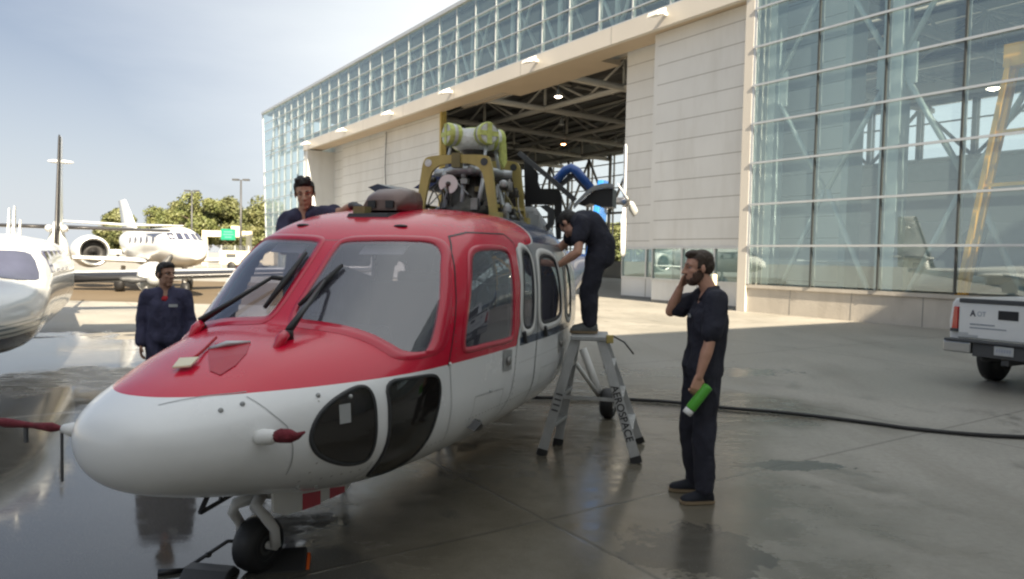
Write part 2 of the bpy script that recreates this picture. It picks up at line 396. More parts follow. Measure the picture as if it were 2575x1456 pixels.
    soak = rng(math('ADD', math('MULTIPLY', ellipse(.3, 5.6, 2.4, 3.6, -.2), 1.3), math('MULTIPLY', math('ADD', n1, n2), .55)), .0, .6)
    spot = noi(.8, 9, .72, 1.2, (2.2, 7.7, 0)); base = mixc(rng(spot, .56, .66, 0, .5), base, (.105, .095, .075))
    thin = noi(2.4, 9, .75, 2.0, (4, 4, 0), (.5, 1.6, 1), .6); base = mixc(rng(thin, .60, .70, 0, .55), base, (.10, .092, .075))
    c = mixc(math('MULTIPLY', dmp, .85), base, mixc(rng(med, .3, .7), (.078, .066, .043), (.132, .115, .085)))
    c = mixc(math('MULTIPLY', spt, .8), c, (.068, .064, .055)); c = mixc(math('MULTIPLY', pud, .8), c, (.075, .072, .065))
    vo = nt.nodes.new('ShaderNodeTexVoronoi'); vo.inputs['Scale'].default_value = 1.1; ln(P, vo.inputs['Vector'])
    drip = math('LESS_THAN', math('ADD', vo.outputs['Distance'], math('MULTIPLY', fine, .12)), .115)
    c = mixc(math('MULTIPLY', drip, .4), c, (.05, .045, .038))
    grit = noi(140, 2, .5); c = mixc(rng(grit, .62, .72, 0, .35), c, (.42, .41, .38)); c = mixc(rng(grit, .38, .28, 0, .4), c, (.06, .055, .05))
    c = mixc(math('MULTIPLY', jm, .5), c, (.05, .046, .038))
    ln(c, b.inputs['Base Color'])
    r = rng(math('ADD', big, math('MULTIPLY', fine, .3)), .4, .95, .42, .66)
    def mixf(f, a, v):
        d_ = math('MULTIPLY', math('SUBTRACT', v, a), f); return math('ADD', a, d_)
    r = mixf(rng(spot, .56, .66, 0, .6), r, .22); r = mixf(dmp, r, math('ADD', .06, math('MULTIPLY', rng(thin, .3, .62), .34))); r = mixf(spt, r, .20); r = mixf(soak, r, math('ADD', .10, math('MULTIPLY', rng(thin, .35, .65), .16))); r = mixf(pud, r, math('ADD', .045, math('MULTIPLY', rng(thin, .4, .7), .10)))
    ln(r, b.inputs['Roughness'])
    sp = mixf(dmp, .5, .6); sp = mixf(pud, sp, .75); ln(sp, b.inputs['Specular IOR Level']); rip = noi(7, 3, .5, .3, (1, 1, 0), (1, .35, 1))
    h = math('MULTIPLY', math('ADD', fine, math('MULTIPLY', med, .6)), math('SUBTRACT', 1.0, math('MULTIPLY', math('MAXIMUM', pud, math('MULTIPLY', soak, .7)), .96)))
    h = math('SUBTRACT', h, math('MULTIPLY', jm, .6)); h = math('ADD', h, math('MULTIPLY', rip, math('MULTIPLY', pud, .10)))
    bu = nt.nodes.new('ShaderNodeBump'); bu.inputs['Strength'].default_value = .18; bu.inputs['Distance'].default_value = .012; ln(h, bu.inputs['Height']); ln(bu.outputs[0], b.inputs['Normal'])
    return mt
g = MB(); n = g.add([(-1500, -1500, 0), (1500, -1500, 0), (1500, 1500, 0), (-1500, 1500, 0)]); g.face((n, n + 1, n + 2, n + 3))
tag(g.build('ground', ground_mat()), kind='structure')
# brown asphalt taxiway beyond the apron on the left
g = MB(); n = g.add([(-60, 27, .004), (-4, 24, .004), (-8, 42, .004), (-60, 48, .004)]); g.face((n, n + 1, n + 2, n + 3))
tag(g.build('taxiway', M['tarmac']), kind='structure')

# ------------------------------------------------------------------ hangar
FN = 21.6
han = empty('hangar', B(30, 23, 0), 0, 'huge white and glass hangar with an open doorway showing dark roof trusses', 'hangar')
HI = Matrix.Translation(-B(30, 23, 0))
def hp(mb, name, mats, bevel=0, parent=han):
    return mb.build(name, mats, parent, bevel, M=HI)
# fixed cladding right of the doorway, with joint lines every 0.81 m
def cladding(name, s0, s1, n, z0, z1, holes=False, off=2.66, th=.25, mat='panel'):
    m_ = MB(); m_.B(s0, s1, n, n + th, z0, z1)
    m_.mi = 1; k = 0; z = off
    while z < z1:
        if z > z0 + .05: m_.B(s0 + .01, s1 - .01, n - .004, n + .02, z - .011, z + .011)
        z += .81
    return hp(m_, name, [M[mat], M['seam']])
cladding('wall_panel', 17.36, 22.4, 22.28, 2.36, 11.3)
cladding('door_leaf', 22.4, 25.62, 23.5, 2.36, 11.6)
m_ = MB(); m_.B(22.38, 22.62, 22.3, 23.5, 2.36, 11.3); hp(m_, 'wall_return', M['panel'])
m_ = MB(); m_.B(16.98, 17.36, 21.56, 22.6, 0, 11.2); hp(m_, 'corner_post', M['beam'], .01)
for (s0, s1, nn) in ((17.36, 22.4, 22.28), (22.4, 25.62, 23.5)):
    m_ = MB(); m_.B(s0, s1, nn, nn + .25, 0.12, .94)
    m_.mi = 1; m_.B((s0 + s1) / 2 - .02, (s0 + s1) / 2 + .02, nn - .004, nn + .05, .12, .94); m_.B(s0, s1, nn - .01, nn + .2, 0, .12)
    hp(m_, 'base_panel', [M['panel'], M['seam']])
    f_ = MB(); f_.B(s0, s1, nn - .03, nn + .15, .94, 1.02); f_.B(s0, s1, nn - .03, nn + .15, 2.28, 2.36)
    k = 3 if s1 - s0 > 4.2 else 2
    for i in range(k + 1):
        s = s0 + (s1 - s0) * i / k; f_.B(max(s - .04, s0), min(s + .04, s1), nn - .03, nn + .15, 1.02, 2.28)
    w = hp(f_, 'low_window', M['alu'])
    p_ = MB()
    p_.B(s0 + .05, s1 - .05, nn + .04, nn + .06, 1.0, 2.3); hp(p_, 'window_pane', M['glass'], parent=w)
# closed sliding leaves left of the doorway
for i, (s0, s1, nn) in enumerate(((43.4, 52.6, 23.3), (52.3, 62.6, 23.75), (62.2, 71.5, 24.2))):
    cladding('door_leaf', s0, s1, nn, .1, 12.0, off=.6)
    m_ = MB(); m_.B(s0 - .12, s0 + .14, nn - .12, nn + .25, .05, 12.0); hp(m_, 'door_edge', M['panel'])
m_ = MB(); m_.smooth = True; m_.tube([B(52.0, 23.2, 11.2), B(52.05, 23.15, 8.5), B(51.8, 23.15, 6.2), B(52.2, 23.1, 4.8), B(51.7, 23.1, 3.6)], .035, 6); hp(m_, 'hanging_cable', M['dgrey'])
m_ = MB(); m_.B(43.05, 43.27, 23.1, 23.5, 0, 12.0); hp(m_, 'doorway_post', M['brass'])
m_ = MB(); m_.B(65.8, 66.6, 21.65, 25.2, 0, 11.2); hp(m_, 'doorway_jamb', M['panel'])
# long beam over the doorway, with its soffit
m_ = MB(); m_.B(17.0, 66.6, 21.5, 21.75, 11.2, 11.95)
m_.mi = 1
for s in np.arange(24.5, 66, 7.0): m_.B(s - .012, s + .012, 21.494, 21.6, 11.2, 11.95)
hp(m_, 'door_beam', [M['beam'], M['seam']])
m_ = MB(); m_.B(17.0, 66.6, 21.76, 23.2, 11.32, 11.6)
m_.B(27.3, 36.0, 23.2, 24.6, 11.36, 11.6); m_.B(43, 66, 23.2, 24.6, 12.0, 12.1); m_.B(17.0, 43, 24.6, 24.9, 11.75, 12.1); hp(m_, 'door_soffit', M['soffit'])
# ledge under the right-hand glass
m_ = MB(); m_.B(-12, 16.97, 21.66, 22.4, 0, .86); m_.mi = 1
for s in (1.2, 4.4, 7.6, 10.8, 13.0, 15.2): m_.B(s - .01, s + .01, 21.655, 21.75, 0, .86)
m_.mi = 0; m_.B(-12, 16.97, 21.60, 22.4, .865, .98); hp(m_, 'concrete_ledge', [M['conc_wall'], M['seam']])
# curtain wall: upright bays with their own panes, light rails across
zs_r = [1.02, 2.36, 3.83, 5.29, 6.68, 8.02, 9.36, 10.7, 12.05, 13.4, 14.8, 16.65]
zs_b = [11.98, 12.42, 13.55, 14.6, 15.45, 16.65]
zs_e = [.15, 1.6, 3.05, 4.5, 5.95, 7.4, 8.85, 10.3, 11.98, 12.42, 13.55, 14.6, 15.45, 16.65]
def bay(s0, s1, zs, skew=0.0):
    m_ = MB()
    for a, b_ in zip(zs[:-1], zs[1:]):
        sa = s1 + (skew * (a - 16.65)); sb = s1 + (skew * (b_ - 16.65))
        n_ = m_.add([B(s0 + .03, FN, a + .03), B(sa - .03, FN, a + .03), B(sb - .03, FN, b_ - .03), B(s0 + .03, FN, b_ - .03)]); m_.face((n_, n_ + 1, n_ + 2, n_ + 3))
    return hp(m_, 'curtain_window', M['glass'])
s_r = [-12, -9.6, -7.2, -4.8, -2.4, 0, 2.4, 4.9, 7.45, 9.93, 12.15, 14.42, 16.9]
for a, b_ in zip(s_r[:-1], s_r[1:]):
    w = bay(a, b_, zs_r)
    m_ = MB(); m_.B(a - .03, a + .03, FN - .035, FN + .15, 1.0, 16.6); m_.mi = 1; m_.B(a - .035, a + .035, FN + .15, FN + .19, 1.0, 16.6); hp(m_, 'mullion', [M['alud'], M['alu']])
m_ = MB(); m_.B(16.88, 16.98, FN - .03, FN + .15, 1, 16.6); hp(m_, 'mullion', M['alu'])
for z in zs_r[1:]:
    m_ = MB(); m_.B(-12, 16.95, FN - .075, FN - .036, z - .035, z + .035); hp(m_, 'transom', M['alu'])
s_b = [17.0, 19.0, 21.1, 23.3] + [23.3 + 2.17 * k for k in range(1, 20)]
s_b += [66.6]
for a, b_ in zip(s_b[:-1], s_b[1:]):
    if b_ - a < .5: continue
    bay(a, b_, zs_b)
    m_ = MB(); m_.B(a - .03, a + .03, FN - .03, FN + .16, 11.95, 16.6); hp(m_, 'mullion', M['alu'])
s_e = [66.6, 68.6, 70.6, 72.6, 74.6, 76.6]
for a, b_ in zip(s_e[:-1], s_e[1:]):
    bay(a, b_, zs_e); m_ = MB(); m_.B(a - .03, a + .03, FN - .03, FN + .16, 0, 16.6); hp(m_, 'mullion', M['alu'])
bay(76.6, 80.6, zs_e, .12)
m_ = MB(); m_.B(76.57, 76.63, FN - .03, FN + .16, 0, 16.6); m_.bar(B(78.65, FN, 0), B(80.65, FN, 16.65), .09, .2); hp(m_, 'mullion', M['alu'])
for z in zs_b[:-1]:
    m_ = MB(); m_.B(17.0, 80 + .12 * (z - 16.65), FN - .07, FN - .031, z - .03, z + .03); hp(m_, 'transom', M['alu'])
for z in zs_e[:8]:
    m_ = MB(); m_.B(66.6, 80.5 + .12 * (z - 16.65), FN - .07, FN - .031, z - .03, z + .03); hp(m_, 'transom', M['alu'])
m_ = MB(); m_.B(-12, 80.8, FN - .12, FN + .5, 16.6, 16.82); hp(m_, 'roof_edge', M['alu'])
# roof slab, end walls, floor strip
m_ = MB(); m_.B(-12, 80.6, FN + .5, 51, 16.5, 16.75); hp(m_, 'roof', M['deck'])
m_ = MB(); m_.B(-12, 80, 25, 50, 14.0, 14.1); hp(m_, 'ceiling_deck', M['deck'])
m_ = MB(); m_.B(-12.3, -12, 21.7, 50, 0, 16.5); hp(m_, 'side_wall', M['panel_in'])
m_ = MB(); m_.B(72.5, 72.8, 24.6, 50, 0, 14.0); hp(m_, 'side_wall', M['deck'])
# inner wall of the door pocket behind the glass
cladding('inner_panel', 15.1, 22.3, 24.6, 0, 12.2, off=.3, mat='panel_in')
m_ = MB(); m_.B(14.85, 15.1, 24.2, 25.1, 0, 12.4); hp(m_, 'inner_post', M['steel'])
# perimeter columns and cross bracing behind the glass
def brace(pts, r=.09, nn=22.75):
    m_ = MB(); m_.smooth = True
    for p, q in pts: m_.tube([B(p[0], nn, p[1]), B(q[0], nn, q[1])], r, 8)
    return hp(m_, 'cross_brace', M['steel'])
cols = [-1.0, 3.5, 8.0, 12.45, 17.0]
for s in cols:
    m_ = MB(); m_.B(s - .3, s + .3, 22.45, 23.05, 0, 16.4)
    for z in (8.0,): m_.B(s - .62, s + .62, 22.7, 22.8, z - .62, z + .62)
    hp(m_, 'column', M['steel'])
for a, b_ in zip(cols[:-1], cols[1:]):
    c_ = (a + b_) / 2
    for z0, z1 in ((7.5, 4.3), (8.5, 11.7), (.3, 4.3), (15.3, 11.7)):
        brace([((a + .35, z0), (c_ - .05, z1))]); brace([((b_ - .35, z0), (c_ + .05, z1))])
# lattice behind the upper glass band
for i, s in enumerate(np.arange(17, 80, 4.35)):
    m_ = MB(); m_.smooth = True
    m_.tube([B(s, 22.9, 12.1), B(s, 22.9, 16.4)], .13, 8); m_.tube([B(s, 22.9, 12.1), B(s + 2.17, 22.9, 16.3), B(s + 4.35, 22.9, 12.1)], .1, 8)
    m_.tube([B(s, 22.9, 16.3), B(s + 1, 26.5, 12.4)], .1, 8)
    hp(m_, 'lattice_bay', M['steel'])
m_ = MB(); m_.smooth = True
for z in (12.15, 16.25): m_.tube([B(16, 22.9, z), B(79, 22.9, z)], .14, 8)
hp(m_, 'lattice_chord', M['steel'])
m_ = MB(); m_.B(43.5, 72, 24.9, 25.0, 12.1, 14.0); hp(m_, 'inner_bulkhead', M['panel_in'])
# roof trusses seen through the doorway: an 8 m grid
for s in (-1, 7.9, 16.6, 24.8, 32.7, 40.6, 48.5, 56.4, 64.3):
    m_ = MB(); m_.smooth = True
    m_.B(s - .16, s + .16, 25.2, 49.8, 11.82, 12.14)
    m_.tube([B(s, 25.2, 13.9), B(s, 49.8, 13.9)], .1, 6)
    for n0 in (29.8, 37.9, 46.0):
        m_.tube([B(s, n0, 12.0), B(s, n0, 13.9)], .11, 6)
        for d_ in (-4.05, 4.05): m_.tube([B(s, n0 + d_, 12.0), B(s, n0, 13.9)], .075, 6)
    hp(m_, 'roof_truss', M['truss'])
for n0 in (29.8, 37.9, 46.0):
    m_ = MB(); m_.smooth = True
    m_.tube([B(-12, n0, 12.0), B(72, n0, 12.0)], .19, 8); m_.tube([B(-12, n0, 13.85), B(72, n0, 13.85)], .1, 6)
    for s in np.arange(.2, 70, 7.95):
        for d_ in (-3.95, 3.95): m_.tube([B(s + .2 + d_, n0, 12.0), B(s + .2, n0, 13.85)], .085, 6)
    hp(m_, 'roof_truss', M['truss'])
m_ = MB()
for n0 in np.arange(26, 50, 2.0): m_.B(-12, 72, n0 - .06, n0 + .06, 13.75, 13.98)
hp(m_, 'roof_purlins', M['deck'])
# far wall: cladding with a high window strip, open glazed doors to the left
FW = 50.0
m_ = MB(); m_.B(-12, 46, FW, FW + .3, 0, 8.7); m_.B(-12, 72.6, FW, FW + .3, 12.4, 16.5); m_.B(46, 72.6, FW, FW + .3, 0, 1.6); hp(m_, 'far_wall', M['panel_in'])
m_ = MB(); m_.B(-12, 46, FW - .35, FW, 7.4, 8.9); hp(m_, 'far_wall_band', M['steel'])
for i in range(25):
    s0 = -12 + i * 3.4; s1 = min(s0 + 3.4, 72.6); z0 = 8.7 if s0 < 44 else 1.6
    f_ = MB(); f_.B(s0, s0 + .12, FW - .05, FW + .1, z0, 12.4)
    for z in np.arange(z0 + .05, 12.4, 1.24): f_.B(s0 + .12, s1, FW - .03, FW + .08, z - .05, z + .05)
    f_.smooth = True
    if i % 2 == 0: f_.tube([B(s0, FW - .5, max(z0, 6.5)), B(s0 + 3.4, FW - .5, 12.2)], .13, 6); f_.tube([B(s0 + 3.4, FW - .5, 12.2), B(s0 + 6.8, FW - .5, max(z0, 6.5))], .13, 6)
    f_.tube([B(s0, FW - .5, max(z0, 6.5)), B(s1, FW - .5, max(z0, 6.5))], .12, 6); f_.tube([B(s0 + .06, FW - .5, z0), B(s0 + .06, FW - .5, 12.4)], .16, 6)
    w = hp(f_, 'far_window', M['truss'])
    p_ = MB(); n_ = p_.add([B(s0 + .12, FW + .02, z0), B(s1, FW + .02, z0), B(s1, FW + .02, 12.4), B(s0 + .12, FW + .02, 12.4)]); p_.face((n_, n_ + 1, n_ + 2, n_ + 3)); hp(p_, 'far_pane', M['clear'], parent=w)

# floodlights along the beam
for i, s in enumerate((21.23, 30.0, 38.77, 47.2, 56.0, 64.75)):
    where = ['nearest one, at the top right', 'second from the right', 'third from the right, above the left doorway post', 'fourth from the right, over a closed door leaf', 'fifth from the right, small and distant', 'farthest left, by the doorway jamb'][i]
    t = empty('floodlight', B(s, 21.1, 11.6), TH, 'white floodlight on the door beam, ' + where, 'floodlight', 'floodlights along the hangar beam')
    m_ = MB(); m_.hexa([(-.3, .12, -.05), (-.3, -.42, -.2), (.3, -.42, -.2), (.3, .12, -.05), (-.26, .12, .2), (-.24, -.36, -.02), (.24, -.36, -.02), (.26, .12, .2)]); 
    t.rotation_euler = (0, 0, TH - pi / 2)
    # local x runs along the beam, local y into the building
    m_.build('housing', M['lamp_white'], t, .02)
    m_ = MB(); m_.bb((-.06, .1, -.02), (.06, .42, .1)); m_.build('bracket', M['lamp_white'], t)
    m_ = MB(); m_.hexa([(-.25, -.34, -.19), (.25, -.34, -.19), (.25, .05, -.085), (-.25, .05, -.085), (-.25, -.34, -.172), (.25, -.34, -.172), (.25, .05, -.068), (-.25, .05, -.068)]); m_.build('lens', M['wrap'], t)
# lamps hanging under the roof
M['lamp_on'] = emat('lit_lamp', (1, .82, .62), 9); M['lamp_or'] = emat('warm_lamp', (1, .42, .16), 9)
for i, (s, n_, z, kind) in enumerate(((36.5, 27.8, 12.0, 'on'), (51.1, 39.6, 12.0, 'or'), (43.8, 33.7, 12.0, 'off'), (47, 42, 12, 'off'), (13.4, 31.5, 8.9, 'on'), (13.6, 40, 5.4, 'on'))):
    lab = {0: 'lit white hanging lamp under the trusses near the top of the doorway', 1: 'lit orange hanging lamp deep inside the open doorway', 2: 'unlit hanging lamp between the two lit ones inside the doorway', 3: 'unlit hanging lamp by the right edge of the doorway', 4: 'small lit lamp seen through the glass beside the wide column, upper one', 5: 'small lit lamp seen through the glass below the far windows'}[i]
    t = empty('hanging_lamp', B(s, n_, z), 0, lab, 'lamp', 'lamps hanging inside the hangar')
    m_ = MB(); m_.lathe([(.03, 1.6), (.03, .3), (.1, .28), (.13, .1), (.27, -.16)], n=14, caps=False); m_.build('lamp_shade', M['grey'], t)
    m_ = MB(); m_.ell((0, 0, -.12), .2, .2, .1); m_.build('bulb', M['lamp_on'] if kind == 'on' else M['lamp_or'] if kind == 'or' else M['wrap'], t)

# second wing of the hangar behind the camera; its roof edge throws the big shadow
an = empty('hangar_wing', B(-24, -20, 0), 0, 'tall cream hangar wing standing behind the camera and shading the apron', 'building')
ANI = Matrix.Translation(-B(-24, -20, 0))
m_ = MB(); m_.B(-40, -10, -70, 21.0, 0, 15.75); m_.build('wall', M['panel'], an, M=ANI)
m_ = MB()
for k in range(9): m_.B(-10, -9.9, -60 + k * 9, -54 + k * 9, .2, 10); 
m_.build('door_leaf', M['beam'], an, M=ANI)

# bollards
for s, n_, h, lab in ((18.1, 21.2, 1.32, 'cream painted bollard in the sun by the hangar wall'),):
    m_ = MB(); m_.lathe([(.1, 0), (.1, h - .04), (.085, h - .01), (.04, h)], n=18); o = m_.build('bollard', M['ivory'], loc=B(s, n_, 0)); tag(o, lab, 'bollard')

# things added inside the glass in place of reflections in it
# crane, a solid stand-in for its reflection in the panes
t = empty('crane_reflection', B(9.9, 24, 0), 0, 'tall yellow lattice frame crane put behind the right-hand glass in place of a reflection', 'crane')
CI = Matrix.Translation(-B(9.9, 24, 0))
m_ = MB(); m_.B(8.3, 9.05, 21.72, 22.2, 7.1, 7.7); m_.build('head_box', M['yellow'], t, .02, M=CI)
for nn in (21.8, 22.2):
    for s_top, s_bot in ((8.9, 10.08), (8.45, 7.3)):
        m_ = MB(); m_.bar(B(s_top, nn, 7.3), B(s_bot, nn, .0), .12, .2, up=N); m_.build('leg', M['yellow'], t, M=CI)
for s0, s1, zz in ((9.45, 7.75, 4.0), (9.2, 8.05, 5.4)):
    m_ = MB(); m_.bar(B(s0, 21.8, zz), B(s1, 21.8, zz), .08, .1); m_.bar(B(s0, 21.8, zz), B(s0, 22.2, zz), .08, .1); m_.bar(B(s1, 21.8, zz), B(s1, 22.2, zz), .08, .1); m_.build('cross_bar', M['yellow'], t, M=CI)
t = empty('white_cart_reflection', B(14.2, 27, 0), TH, 'boxy white cart with a dark window put behind the glass in place of a reflection', 'cart')  # stands in for a white cab reflected in the glass
m_ = MB(); m_.hexa([(-.5, -.4, .7), (.5, -.4, .7), (.5, .4, .7), (-.5, .4, .7), (-.55, -.42, 2.05), (.55, -.42, 2.05), (.55, .42, 2.05), (-.55, .42, 2.05)]); m_.build('body', M['ivory'], t, .06)
for y in (-.43, .42):
    m_ = MB(); m_.bb((-.2, y, 1.35), (.24, y + .015, 1.9)); m_.build('window', M['dgrey'], t)
for x in (-.38, .38):
    m_ = MB(); m_.lathe([(.05, -.45), (.3, -.44), (.3, .44), (.05, .45)], (x, 0, .3), (0, 1, 0), 18); m_.build('wheel', M['black'], t)
m_ = MB(); m_.bb((-.5, -.35, .25), (.5, .35, .7)); m_.build('chassis', M['dgrey'], t)
t = empty('yellow_cart_reflection', B(17.0, 27.5, 0), TH, 'low yellow equipment cart with posts put behind the glass in place of a reflection', 'cart')  # stands in for yellow equipment reflected in the glass
m_ = MB(); m_.bb((-.9, -1, .35), (.9, 1, .95)); m_.build('body', M['yellow'], t, .04)
for x in (-.8, .8):
    m_ = MB(); m_.bar((x, -.9, .9), (x, -.9, 1.6), .12, .12); m_.build('post', M['yellow'], t)
    m_ = MB(); m_.lathe([(.05, -.95), (.22, -.94), (.22, .94), (.05, .95)], (x, 0, .22), (0, 1, 0), 16); m_.build('wheel', M['black'], t)
# ------------------------------------------------------------------ helicopter: hull shape as stations aft of the nose wheel
ST=np.array([
#a, w, zb, zt, zm, nu, nl
(-1.04,0.00,.92,.92,.92,2.0,2.0),
(-1.0,.19,.785,1.035,.92,2.1,2.1),
(-.92,.30,.71,1.085,.915,2.2,2.2),
(-.78,.41,.65,1.135,.91,2.3,2.2),
(-.56,.525,.585,1.195,.91,2.35,2.25),
(-.33,.64,.53,1.255,.91,2.4,2.3),
(.0,.765,.455,1.325,.92,2.5,2.4),
(.12,.795,.44,1.352,.92,2.6,2.5),
(.25,.815,.425,1.455,.93,2.6,2.6),
(.45,.835,.41,1.63,.95,2.9,2.7),
(.73,.865,.40,1.86,.97,3.4,2.8),
(1.0,.89,.40,1.985,.98,3.8,2.9),
(1.35,.915,.40,2.065,1.0,4.0,3.0),
(1.8,.935,.40,2.11,1.0,4.0,3.0),
(2.6,.95,.40,2.12,1.0,3.8,3.0),
(3.3,.91,.40,2.11,1.02,3.9,2.8),
(4.0,.80,.45,2.09,1.08,3.6,2.5),
(4.6,.69,.58,1.98,1.2,2.7,2.3),
(5.4,.48,.88,1.92,1.4,2.3,2.1),
(6.5,.33,1.2,1.88,1.55,2.1,2.0),
(8.0,.23,1.4,1.84,1.63,2.0,2.0),
(9.3,.15,1.52,1.80,1.66,2.0,2.0),
(9.75,.01,1.66,1.68,1.67,2.0,2.0)])
def pchip(x,y,xq):
    h=np.diff(x); d=np.diff(y)/h; m=np.zeros(len(x))
    for i in range(1,len(x)-1):
        if d[i-1]*d[i]>0:
            w1=2*h[i]+h[i-1]; w2=h[i]+2*h[i-1]; m[i]=(w1+w2)/(w1/d[i-1]+w2/d[i])
    m[0]=d[0]; m[-1]=d[-1]
    i=np.clip(np.searchsorted(x,xq)-1,0,len(x)-2); t=(xq-x[i])/h[i]
    return ((2*t**3-3*t**2+1)*y[i]+(t**3-2*t**2+t)*h[i]*m[i]+(-2*t**3+3*t**2)*y[i+1]+(t**3-t**2)*h[i]*m[i+1])
UX=np.sqrt(ST[:,0]+1.04)
def hs(a):
    u=np.sqrt(np.clip(np.asarray(a,float)+1.04,0,10.79)); return [pchip(UX,ST[:,k],u) for k in range(1,7)]
def HF(a,l,z):
    w,zb,zt,zm,nu,nl=hs(a); up=z>zm
    hh=np.maximum(np.where(up,zt-zm,zm-zb),1e-4); n=np.where(up,nu,nl)
    v=np.abs(l/np.maximum(w,1e-4))**n+np.abs((z-zm)/hh)**n
    return np.where((a<-1.04)|(a>9.75),9.,v)
HO = V(-1.362, 3.965, 0); HT = radians(18.0)
heli = empty('helicopter', HO, radians(72), 'red and white helicopter without rotor blades, its engine covers open', 'helicopter')
def hw(a, l, z):   # helicopter point -> world
    return HO + V(sin(HT), cos(HT), 0) * a + V(cos(HT), -sin(HT), 0) * l + Z * z
def H(a, l, z): return V(a, -l, z)
def hfun(a, l, z): return float(HF(np.float64(a), np.float64(l), np.float64(z)))
def hnorm(a, l, z):
    e = 2e-3
    g_ = V(hfun(a + e, l, z) - hfun(a - e, l, z), hfun(a, l + e, z) - hfun(a, l - e, z), hfun(a, l, z + e) - hfun(a, l, z - e))
    return g_.normalized()
def on_side(a, z, s=1):       # (a,l,z) on the side of the hull
    w, zb, zt, zm, nu, nl = [float(x) for x in hs(a)]
    h_, n_ = (zt - zm, nu) if z > zm else (zm - zb, nl)
    k = min(abs(z - zm) / max(h_, 1e-4), .9999)
    return a, s * w * (1 - k ** n_) ** (1 / n_), z
def on_front(l, z, s=1):      # first point of the hull met from the nose at lateral l, height z
    lo, hi = -1.03, 2.6
    for k in range(28):
        mm = (lo + hi) / 2
        if hfun(mm, l, z) > 1: lo = mm
        else: hi = mm
    return hi, s * l, z
def on_top(a, l, s=1):
    w, zb, zt, zm, nu, nl = [float(x) for x in hs(a)]
    k = min(abs(l) / w, .999); return a, s * l, zm + (zt - zm) * (1 - k ** nu) ** (1 / nu)
MODES = {'side': on_side, 'front': on_front, 'top': on_top}
def off(p, d):
    n_ = hnorm(*p); return H(*(Vector(p) + n_ * d))
def inset(poly, d):           # positive d shrinks a 2D polygon
    n = len(poly); area = sum(poly[i][0] * poly[(i + 1) % n][1] - poly[(i + 1) % n][0] * poly[i][1] for i in range(n)); sg = 1 if area > 0 else -1
    res = []
    for i in range(n):
        a, b_, c = Vector(poly[i - 1]), Vector(poly[i]), Vector(poly[(i + 1) % n])
        e1 = (b_ - a).normalized(); e2 = (c - b_).normalized(); n1 = Vector((-e1.y, e1.x)) * sg; n2 = Vector((-e2.y, e2.x)) * sg
        bi = n1 + n2; bi = bi / max(bi.length, 1e-5); k = d / max(bi.dot(n1), .5); res.append(tuple(b_ + bi * k))
    return res
def smooth_poly(poly, it=2):  # corner cutting
    for _ in range(it):
        r = []
        for i in range(len(poly)):
            a, b_ = Vector(poly[i]), Vector(poly[(i + 1) % len(poly)]); r += [tuple(a * .75 + b_ * .25), tuple(a * .25 + b_ * .75)]
        poly = r
    return poly
def densify(poly, d, closed=True):
    r = []
    for i in range(len(poly) if closed else len(poly) - 1):
        a, b_ = Vector(poly[i]), Vector(poly[(i + 1) % len(poly)]); k = max(1, int((b_ - a).length / d))
        r += [tuple(a.lerp(b_, t / k)) for t in range(k)]
    if not closed: r.append(tuple(poly[-1]))
    return r
def inside(p, poly):
    c = False; n = len(poly)
    for i in range(n):
        (x1, y1), (x2, y2) = poly[i], poly[i - 1]
        if (y1 > p[1]) != (y2 > p[1]) and p[0] < (x2 - x1) * (p[1] - y1) / (y2 - y1) + x1: c = not c
    return c
def patch(poly, mode, d, s=1, step=.05):
    f = MODES[mode]; pl = densify(poly, step); pts = [Vector(p) for p in pl]; n = len(pts)
    xs = [p[0] for p in pl]; ys = [p[1] for p in pl]; sh = inset(poly, step * .4)
    x = min(xs) + step / 2
    while x < max(xs):
        y = min(ys) + step / 2
        while y < max(ys):
            if inside((x, y), sh): pts.append(Vector((x, y)))
            y += step
        x += step
    vs, es, fs, _, _, _ = delaunay_2d_cdt(pts, [(i, (i + 1) % n) for i in range(n)], [], 1, 1e-5)
    m_ = MB(); m_.smooth = True; m_.add([off(f(v.x, v.y, s), d) for v in vs])
    for q in fs: m_.face(q)
    return m_
def ringstrip(poly, mode, w_out, w_in, d, s=1, step=.04, dd=None):
    f = MODES[mode]; o_ = densify(inset(poly, -w_out), step); m_ = MB(); m_.smooth = True
    base = densify(poly, step); o_ = inset(base, -w_out); i_ = inset(base, w_in)
    a = m_.add([off(f(*p, s), d * .3) for p in o_]); b_ = m_.add([off(f(*p, s), d) for p in [tuple(Vector(x).lerp(Vector(y), .3)) for x, y in zip(o_, i_)]])
    c = m_.add([off(f(*p, s), d) for p in i_]); e = m_.add([off(f(*p, s), -.02) for p in i_]); n = len(base)
    m_.bridge(a, b_, n); m_.bridge(b_, c, n); m_.bridge(c, e, n); return m_
def line(pts, mode, w, d, s=1, step=.05, closed=False):
    f = MODES[mode]; pl = densify(pts, step, closed); m_ = MB(); m_.smooth = True; L_ = []
    for i, p in enumerate(pl):
        q = Vector(pl[min(i + 1, len(pl) - 1)]) - Vector(pl[max(i - 1, 0)]); q.normalize(); nn = Vector((-q.y, q.x)) * w / 2
        L_ += [off(f(p[0] + nn.x, p[1] + nn.y, s), d), off(f(p[0] - nn.x, p[1] - nn.y, s), d)]
    a = m_.add(L_)
    for i in range(len(pl) - 1): m_.face((a + 2 * i, a + 2 * i + 1, a + 2 * i + 3, a + 2 * i + 2))
    return m_

